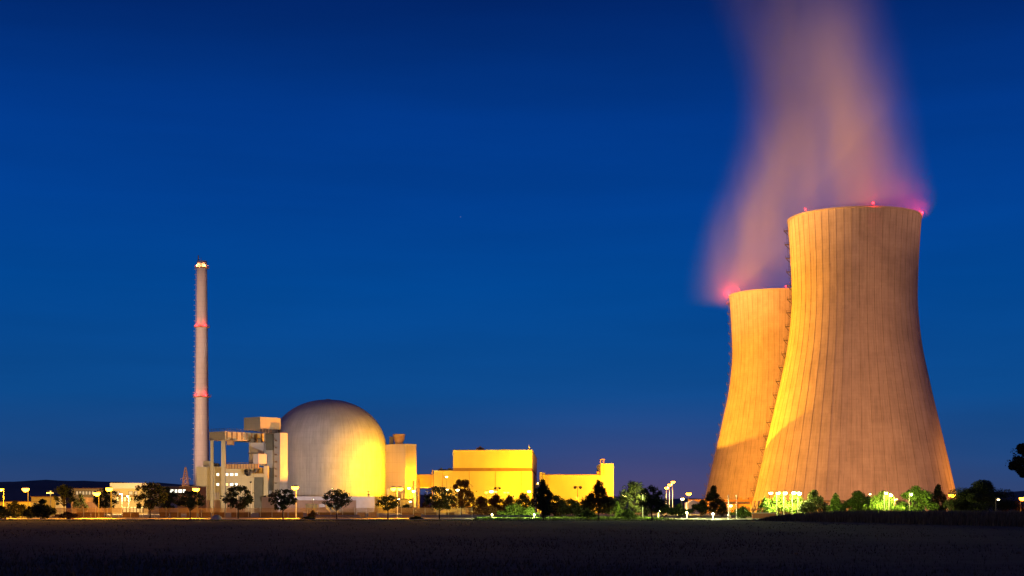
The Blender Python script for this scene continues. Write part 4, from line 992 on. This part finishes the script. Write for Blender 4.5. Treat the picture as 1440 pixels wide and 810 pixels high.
# ------------------------------------------------------------------ lamps
def lamp(px, py, Y, lab, P, col=SODIUM, lens='na_lens', r=.36, heads=1, group=None, lit=True, polem='pole', around=False, road=False):
    x0, H = wx(px, Y), wz(py, Y); r *= 1.25
    t = thing('street_lamp' if lit else 'street_lamp', (x0, Y, 0), lab, 'street lamp', group)
    b = MB(); b.tube((x0, Y + 1.7, 0), (x0, Y + 1.7, .9), .14, .12, 8); b.tube((x0, Y + 1.7, .9), (x0, Y + 1.7, H + .25), .09, .06, 8); b.build('pole', M[polem], t)
    for k in range(heads):
        hx = x0 + (0 if heads == 1 else (k * 2 - 1) * .75)
        b = MB(); b.tube((x0, Y + 1.7, H + .2), (hx, Y - .05, H + .36), .05, .05, 6)
        b.lathe([(.05, .42), (r * .75, .33), (r * 1.05, .08), (r * 1.05, .02)], (hx, Y, H), 12, False, True, False); h = b.build('lamp_head', M['steel'] if lit else M['dsteel'], t)
        b = MB(); b.lathe([(r * .98, .0), (r * .9, -r * .45), (r * .5, -r * .8), (.03, -r * .9)], (hx, Y, H), 12, True, True, True); b.build('lens', M[lens] if lit else M['glassdark'], h)
    if lit and P:
        if road: spot(t, (x0, Y - .6, H - r - .1), (x0, Y - 14, 0), P, col, 56, .7, .25); point(t, (x0, Y - .9, H - r - .5), 2600, col, .3)
        elif around: point(t, (x0, Y - .5, H - r - .35), P, col, .25)
        else: spot(t, (x0, Y - .3, H - r - .1), (x0, Y - 2.2, H - r - 4), P, col, 142, .6, .25)
    return t
LG = 'sodium street lamps along the fence'
ROADC = (1.0, .38, .008)
lamp(2, 688, 400, 'sodium lamp at the very left edge above the shrubs', 45000, group=LG, around=True)
lamp(36, 687, 334, 'bright sodium lamp above the shrubs, right of the edge one', 90000, ROADC, road=True, r=.64, group=LG)
lamp(136, 693, 334, 'sodium lamp right of the two storey office windows', 100000, ROADC, group=LG, r=.64, road=True)
lamp(153.5, 686.5, 334, 'bright sodium lamp at the left corner of the white office', 100000, ROADC, group=LG, r=.64, road=True)
lamp(170, 694, 560, 'lamp with a pale pole in front of the white office', 70000, WARM, 'na_lens', group=LG, around=True)
lamp(179.5, 697.5, 590, 'smaller lamp just before the white office windows', 45000, WARM, 'na_lens', group=LG, around=True)
lamp(275.5, 687, 334, 'bright sodium lamp between the pylon and the beige building', 100000, ROADC, r=.64, group=LG, road=True)
lamp(415, 684.5, 334, 'bright lamp on a pale post standing before the dome', 100000, ROADC, 'na_lens', r=.64, group=LG, polem='white', road=True)
lamp(558, 686.5, 334, 'double headed bright lamp before the tall plain block', 100000, ROADC, 'na_lens', r=.52, heads=2, group=LG, polem='white', road=True)
lamp(352.5, 678, 620, 'dark headed lamp post beside the beige service building', 0, lit=False, polem='white')
lamp(812.5, 685.5, 420, 'unlit dark double lamp before the low yellow hall', 0, heads=2, lit=False, polem='dsteel')
lamp(699.5, 686.5, 520, 'unlit dark double lamp before the yellow hall', 0, heads=2, lit=False, polem='dsteel')
HG = 'lamps on the ground before the yellow hall'
lamp(628, 670, 700, 'small white lamp high at the left part of the yellow hall', 9000, WARM, 'sm_lens', r=.5, group=HG)
lamp(643.5, 688.5, 470.5, 'white lamp glowing in the tall bronze tree', 15000, SODIUM, 'wh_lens', r=.4, group=HG)
lamp(628.5, 688, 640, 'small lamp left of the tall bronze tree', 14000, SODIUM, 'sm_lens', r=.5, group=HG)
lamp(684, 692, 690, 'left one of the three lamps over the bronze bushes', 20000, SODIUM, 'na_lens', r=.5, group=HG)
lamp(691, 690.5, 690, 'brightest middle lamp over the bronze bushes', 40000, SODIUM, 'wh_lens', r=.75, group=HG)
lamp(697, 691, 690, 'right one of the three lamps over the bronze bushes', 20000, SODIUM, 'na_lens', r=.5, group=HG)
lamp(712, 692, 690, 'double headed lamp above the green hedge bush', 30000, SODIUM, 'na_lens', r=.5, heads=2, group=HG)
lamp(744, 690.5, 560, 'lamp near the right corner of the yellow hall', 20000, SODIUM, 'sm_lens', r=.55, group=HG)
lamp(575, 686, 690, 'small bright lamp at the foot of the tall plain block', 20000, SODIUM, 'sm_lens', r=.6, around=True)
lamp(581.5, 690, 650, 'white lamp in front of the white vertical pipe', 20000, WARM, 'wh_lens', r=.55, around=True)
lamp(560.5, 701.5, 600, 'low small lamp beside the transformer', 6000, WARM, 'sm_lens', r=.4)
lamp(577, 705, 600, 'low lamp below the vertical pipes', 6000, WARM, 'sm_lens', r=.4)
MG = 'cluster of three lamp masts'
lamp(937.5, 685.5, 560, 'left and lowest mast of the three lamp cluster', 14000, WARM, 'na_lens', r=.6, group=MG, polem='white')
lamp(942, 681, 560, 'middle mast of the three lamp cluster', 14000, WARM, 'na_lens', r=.6, group=MG, polem='white')
lamp(946.5, 677, 560, 'right and tallest mast of the three lamp cluster', 22000, WARM, 'na_lens', r=.6, group=MG, polem='white')
lamp(959.5, 701, 520, 'white lamp above the ground light', 14000, GREENW, 'wh_lens', r=.5)
lamp(968.5, 693.5, 520, 'orange lamp right of the three lamp cluster', 24000, SODIUM, 'na_lens', r=.75)
lamp(904.7, 693.5, 326, 'white lamp between two dark trees lighting green leaves', 8000, GREENW, 'wh_lens', r=.3, around=True)
lamp(927, 718.5, 312, 'tiny low path lamp right of the thin bare trunk', 9000, GREENW, 'wh_lens', r=.14, around=True)
lamp(879, 696, 640, 'reddish lamp left of the dark tree with lit leaves', 22000, (1, .3, .06), 'sm_lens', r=.7, around=True)
lamp(1028, 711, 345, 'low lamp between the two white poles', 3000, WARM, 'wh_lens', r=.2, around=True)
TG = 'lamps at the foot of the front tower'
lamp(1084, 692.5, 366, 'single tower lamp on a thin pole left of the four', 13000, WARM, 'wh_lens', r=.42, group=TG, polem='dsteel')
lamp(1094, 693, 343, 'first from the left of the four close tower lamps', 9000, GREENW, 'wh_lens', r=.36, group=TG, around=True, polem='dsteel')
lamp(1104, 693, 343, 'second from the left of the four close tower lamps', 9000, GREENW, 'wh_lens', r=.36, group=TG, around=True, polem='dsteel')
lamp(1116, 692.5, 343, 'third from the left of the four close tower lamps', 9000, GREENW, 'wh_lens', r=.36, group=TG, around=True, polem='dsteel')
lamp(1124, 693, 343, 'rightmost of the four close tower lamps', 9000, GREENW, 'wh_lens', r=.40, group=TG, around=True, polem='dsteel')
lamp(1223.5, 694.5, 400, 'tiny lamp above the wide dark green bush', 2500, WARM, 'sm_lens', r=.22, group=TG, polem='dsteel')
lamp(1246, 693, 333, 'left one of the pair on the bright green bush', 7000, GREENW, 'wh_lens', r=.28, group=TG, around=True, polem='dsteel')
lamp(1253, 696, 333, 'right one of the pair on the bright green bush', 7000, GREENW, 'wh_lens', r=.28, group=TG, around=True, polem='dsteel')
lamp(1281.5, 695, 336, 'small white lamp in the tall dark green bush', 5000, GREENW, 'wh_lens', r=.24, group=TG, around=True, polem='dsteel')
lamp(1339, 695.5, 370, 'bright orange lamp at the right edge of the front tower', 22000, AMBER, 'na_lens', r=.7, group=TG, polem='dsteel')
lamp(1404, 702, 322, 'small white lamp in front of the biggest dark bush', 2500, WARM, 'sm_lens', r=.22)
lamp(1418, 707, 470, 'low orange lamp right of the biggest dark bush', 8000, AMBER, 'na_lens', r=.4)
lamp(1438, 700, 420, 'bright orange lamp at the right edge of the view', 20000, AMBER, 'na_lens', r=.75)
# ground lights (bollard lanterns) in the lawn
for px_, py_, Y, P, lab in ((692, 724.5, 318, 8000, 'tiny ground light before the bronze bushes'), (751, 724.5, 318, 9000, 'added unseen ground light low left of the tall bushy tree'), (966, 721, 330, 9000, 'bright ground light on the lawn below the orange lamp'), (1002.5, 723, 305, 9000, 'bright ground light at the foot of the conifer')):  # the hidden one by the bushy tree is added to brighten the bushes
    x0, H = wx(px_, Y), wz(py_, Y)
    t = thing('ground_light', (x0, Y, 0), lab, 'ground light', 'ground lights on the lawn')
    b = MB(); b.tube((x0, Y, 0), (x0, Y, H - .3), .14, .12, 10); b.build('post', M['dsteel'], t)
    b = MB(); b.lathe([(.10, -.2), (.15, -.06), (.15, .12), (.06, .2)], (x0, Y, H), 12); b.build('lantern', M['wh_lens'], t)
    point(t, (x0, Y - .6, H + .35), P, (.95, 1, .42), .2)

# white poles
for px_, lab in ((1024.5, 'white pole, the left and thicker one beside the low lamp'), (1035.5, 'slender white pole, the right one beside the low lamp')):
    Y = 302.0; x0 = wx(px_, Y); t = thing('flag_pole', (x0, Y, 0), lab, 'pole', 'white poles by the path')
    rp = .11 if px_ < 1030 else .075
    b = MB(); b.tube((x0, Y, 0), (x0, Y, wz(697.5, Y)), rp, rp * .8, 8); b.build('shaft', M['white'], t)
    b = MB(); b.lathe([(.05, 0), (.13, .08), (.1, .2), (.02, .26)], (x0, Y, wz(697.5, Y)), 8); b.build('finial', M['white'], t)

# ------------------------------------------------------------------ floodlights on masts, several of them added fill lights
def flood(loc, beams, lab, r=.3, group='floodlights around the plant', lens='wh_lens', along_y=False):
    x, y, z = loc; t = thing('floodlight', (x, y, 0), lab, 'floodlight', group)
    b = MB(); b.tube((x, y + .7, 0), (x, y + .7, z + .3), .22, .14, 10); b.box(x - (.3 if along_y else 1.0), x + (.3 if along_y else 1.0), y - (1.9 if along_y else -.4), y + (1.9 if along_y else .85), z - .5, z - .3); b.build('mast', M['steel'], t)
    for i, (tg, P, col, ang, bl) in enumerate(beams):
        d = (Vector(tg) - Vector(loc)).normalized(); lx = x + (i - (len(beams) - 1) / 2) * 1.1
        if along_y: lx = x; ly = y + (1.4 if i else -1.4)
        else: ly = y
        b = MB(); p = Vector((lx, ly, z)); b.tube(p - d * .55, p - d * .05, .22, .38, 10); h = b.build('lamp_housing', M['dsteel'], t)
        b = MB(); b.tube(p - d * .05, p - d * .02, .34, .34, 10); b.build('lens', M[lens], h)
        spot(h, p + d * .1, tg, P, col, ang, bl, r)
    return t
MW = 1e6; HALL = (1.0, .49, .004)
flood((13.5, 786, 15.5), [((TN[0] - 8, TN[1] + 4, 88), 5.0 * MW, (1, .36, .006), 38, .06)], 'tall flood mast between the two yellow halls aimed at the front cooling tower')
flood((5, 960, 22), [((TF[0] - 46, TF[1] - 10, 140), 3.0 * MW, (1, .40, .01), 70, .08)], 'flood mast behind the yellow hall aimed at the hidden cooling tower')
flood((62, 690, 9), [((TF[0] - 30, TF[1] - 40, 60), 11 * MW, AMBER, 70, .9)], 'added fill flood beyond the dark trees aimed at the hidden tower')  # added orange fill, softens the contrast low on the far tower
flood((14, 738, 7), [((TN[0] - 40, TN[1] + 4, 50), 2.6 * MW, (1, .36, .01), 80, .9)], 'added low fill flood before the low hall aimed at the front tower')  # added so the front tower's lower left stays bright
flood((-560, 640, 9), [((TN[0] - 12, TN[1], 190), 40 * MW, (1, .44, .14), 12, .8), ((TF[0] - 15, TF[1], 185), 40 * MW, (1, .43, .15), 11, .8)], 'added unseen flood far left of everything aimed high at the steam', r=6)  # added out of view to light both plumes evenly
flood((900, 640, 9), [((TN[0], TN[1], 200), 15 * MW, (1, .43, .20), 12.5, .8)], 'added unseen flood far right of everything aimed high at the steam', r=6)  # added out of view to fill the steam from the right
flood((-46, 816, 12), [((DC[0] + 20, DC[1] - 19, 24), .44 * MW, SODIUM, 84, 1.0)], 'flood mast in front of the tall plain block aimed at the dome')
flood((-44, 833, 9), [((-57, 846, 14), .17 * MW, SODIUM, 104, .6)], 'flood mast under the link bridge aimed at the tall plain block')
flood((wx(650, 700), 700, 8), [((wx(650, 800), 800, 14), .86 * MW, HALL, 74, .5)], 'flood mast at the left half of the yellow hall')
flood((wx(722, 700), 700, 8), [((wx(722, 800), 800, 14), .88 * MW, HALL, 74, .5)], 'flood mast at the right half of the yellow hall')
flood((wx(812, 745), 745, 8), [((wx(812, 830), 830, 11), 1.0 * MW, HALL, 100, .6)], 'flood mast before the low yellow hall')
flood((wx(310, 720), 720, 7), [((wx(310, 800), 800, 8), .34 * MW, (1, .62, .20), 62, .95)], 'added fill flood before the beige service building')  # added warm fill for the service building front
flood((-245, 715, 8), [((SX, SY, 76), 2.1 * MW, (1, .57, .36), 40, .6)], 'added fill flood left of the beige service building aimed at the vent stack')  # added to brighten the stack shaft from front left
flood((wx(440, 720), 720, 7), [((DC[0] - 8, DC[1] - 30, 14), .27 * MW, (1, .87, .80), 100, .9)], 'added pale fill flood before the annex of the dome')  # added pale light that greys the dome's left side
flood((-95, 796, 13), [((-124, 801, 33), .28 * MW, AMBER, 58, .5)], 'added fill flood behind the annex aimed at the lock tower')  # added to turn the lock tower's right faces orange
flood((wx(258, 1050), 1050, 5), [((wx(261, 1100), 1100, 16), .25 * MW, AMBER, 60, .8)], 'added flood in front of the lattice pylon')  # added to make the pylon show up orange
flood((250, 690, 8), [((TN[0] + 46, TN[1] - 10, 14), .22 * MW, AMBER, 80, .95)], 'flood mast right of the front tower')
flood((140, 550, 6), [((TN[0], TN[1] - 40, 45), 1.1 * MW, (1, .38, .10), 96, .95)], 'added fill flood before the front tower', r=4)  # added broad fill for the camera side of the front tower
flood((wx(70, 430), 430, 7), [((wx(70, 520), 520, 3), .10 * MW, SODIUM, 120, .9), ((wx(130, 620), 620, 4), .35 * MW, SODIUM, 60, .9)], 'added fill flood among the shrubs aimed at the low left buildings')  # added to warm the low buildings at far left
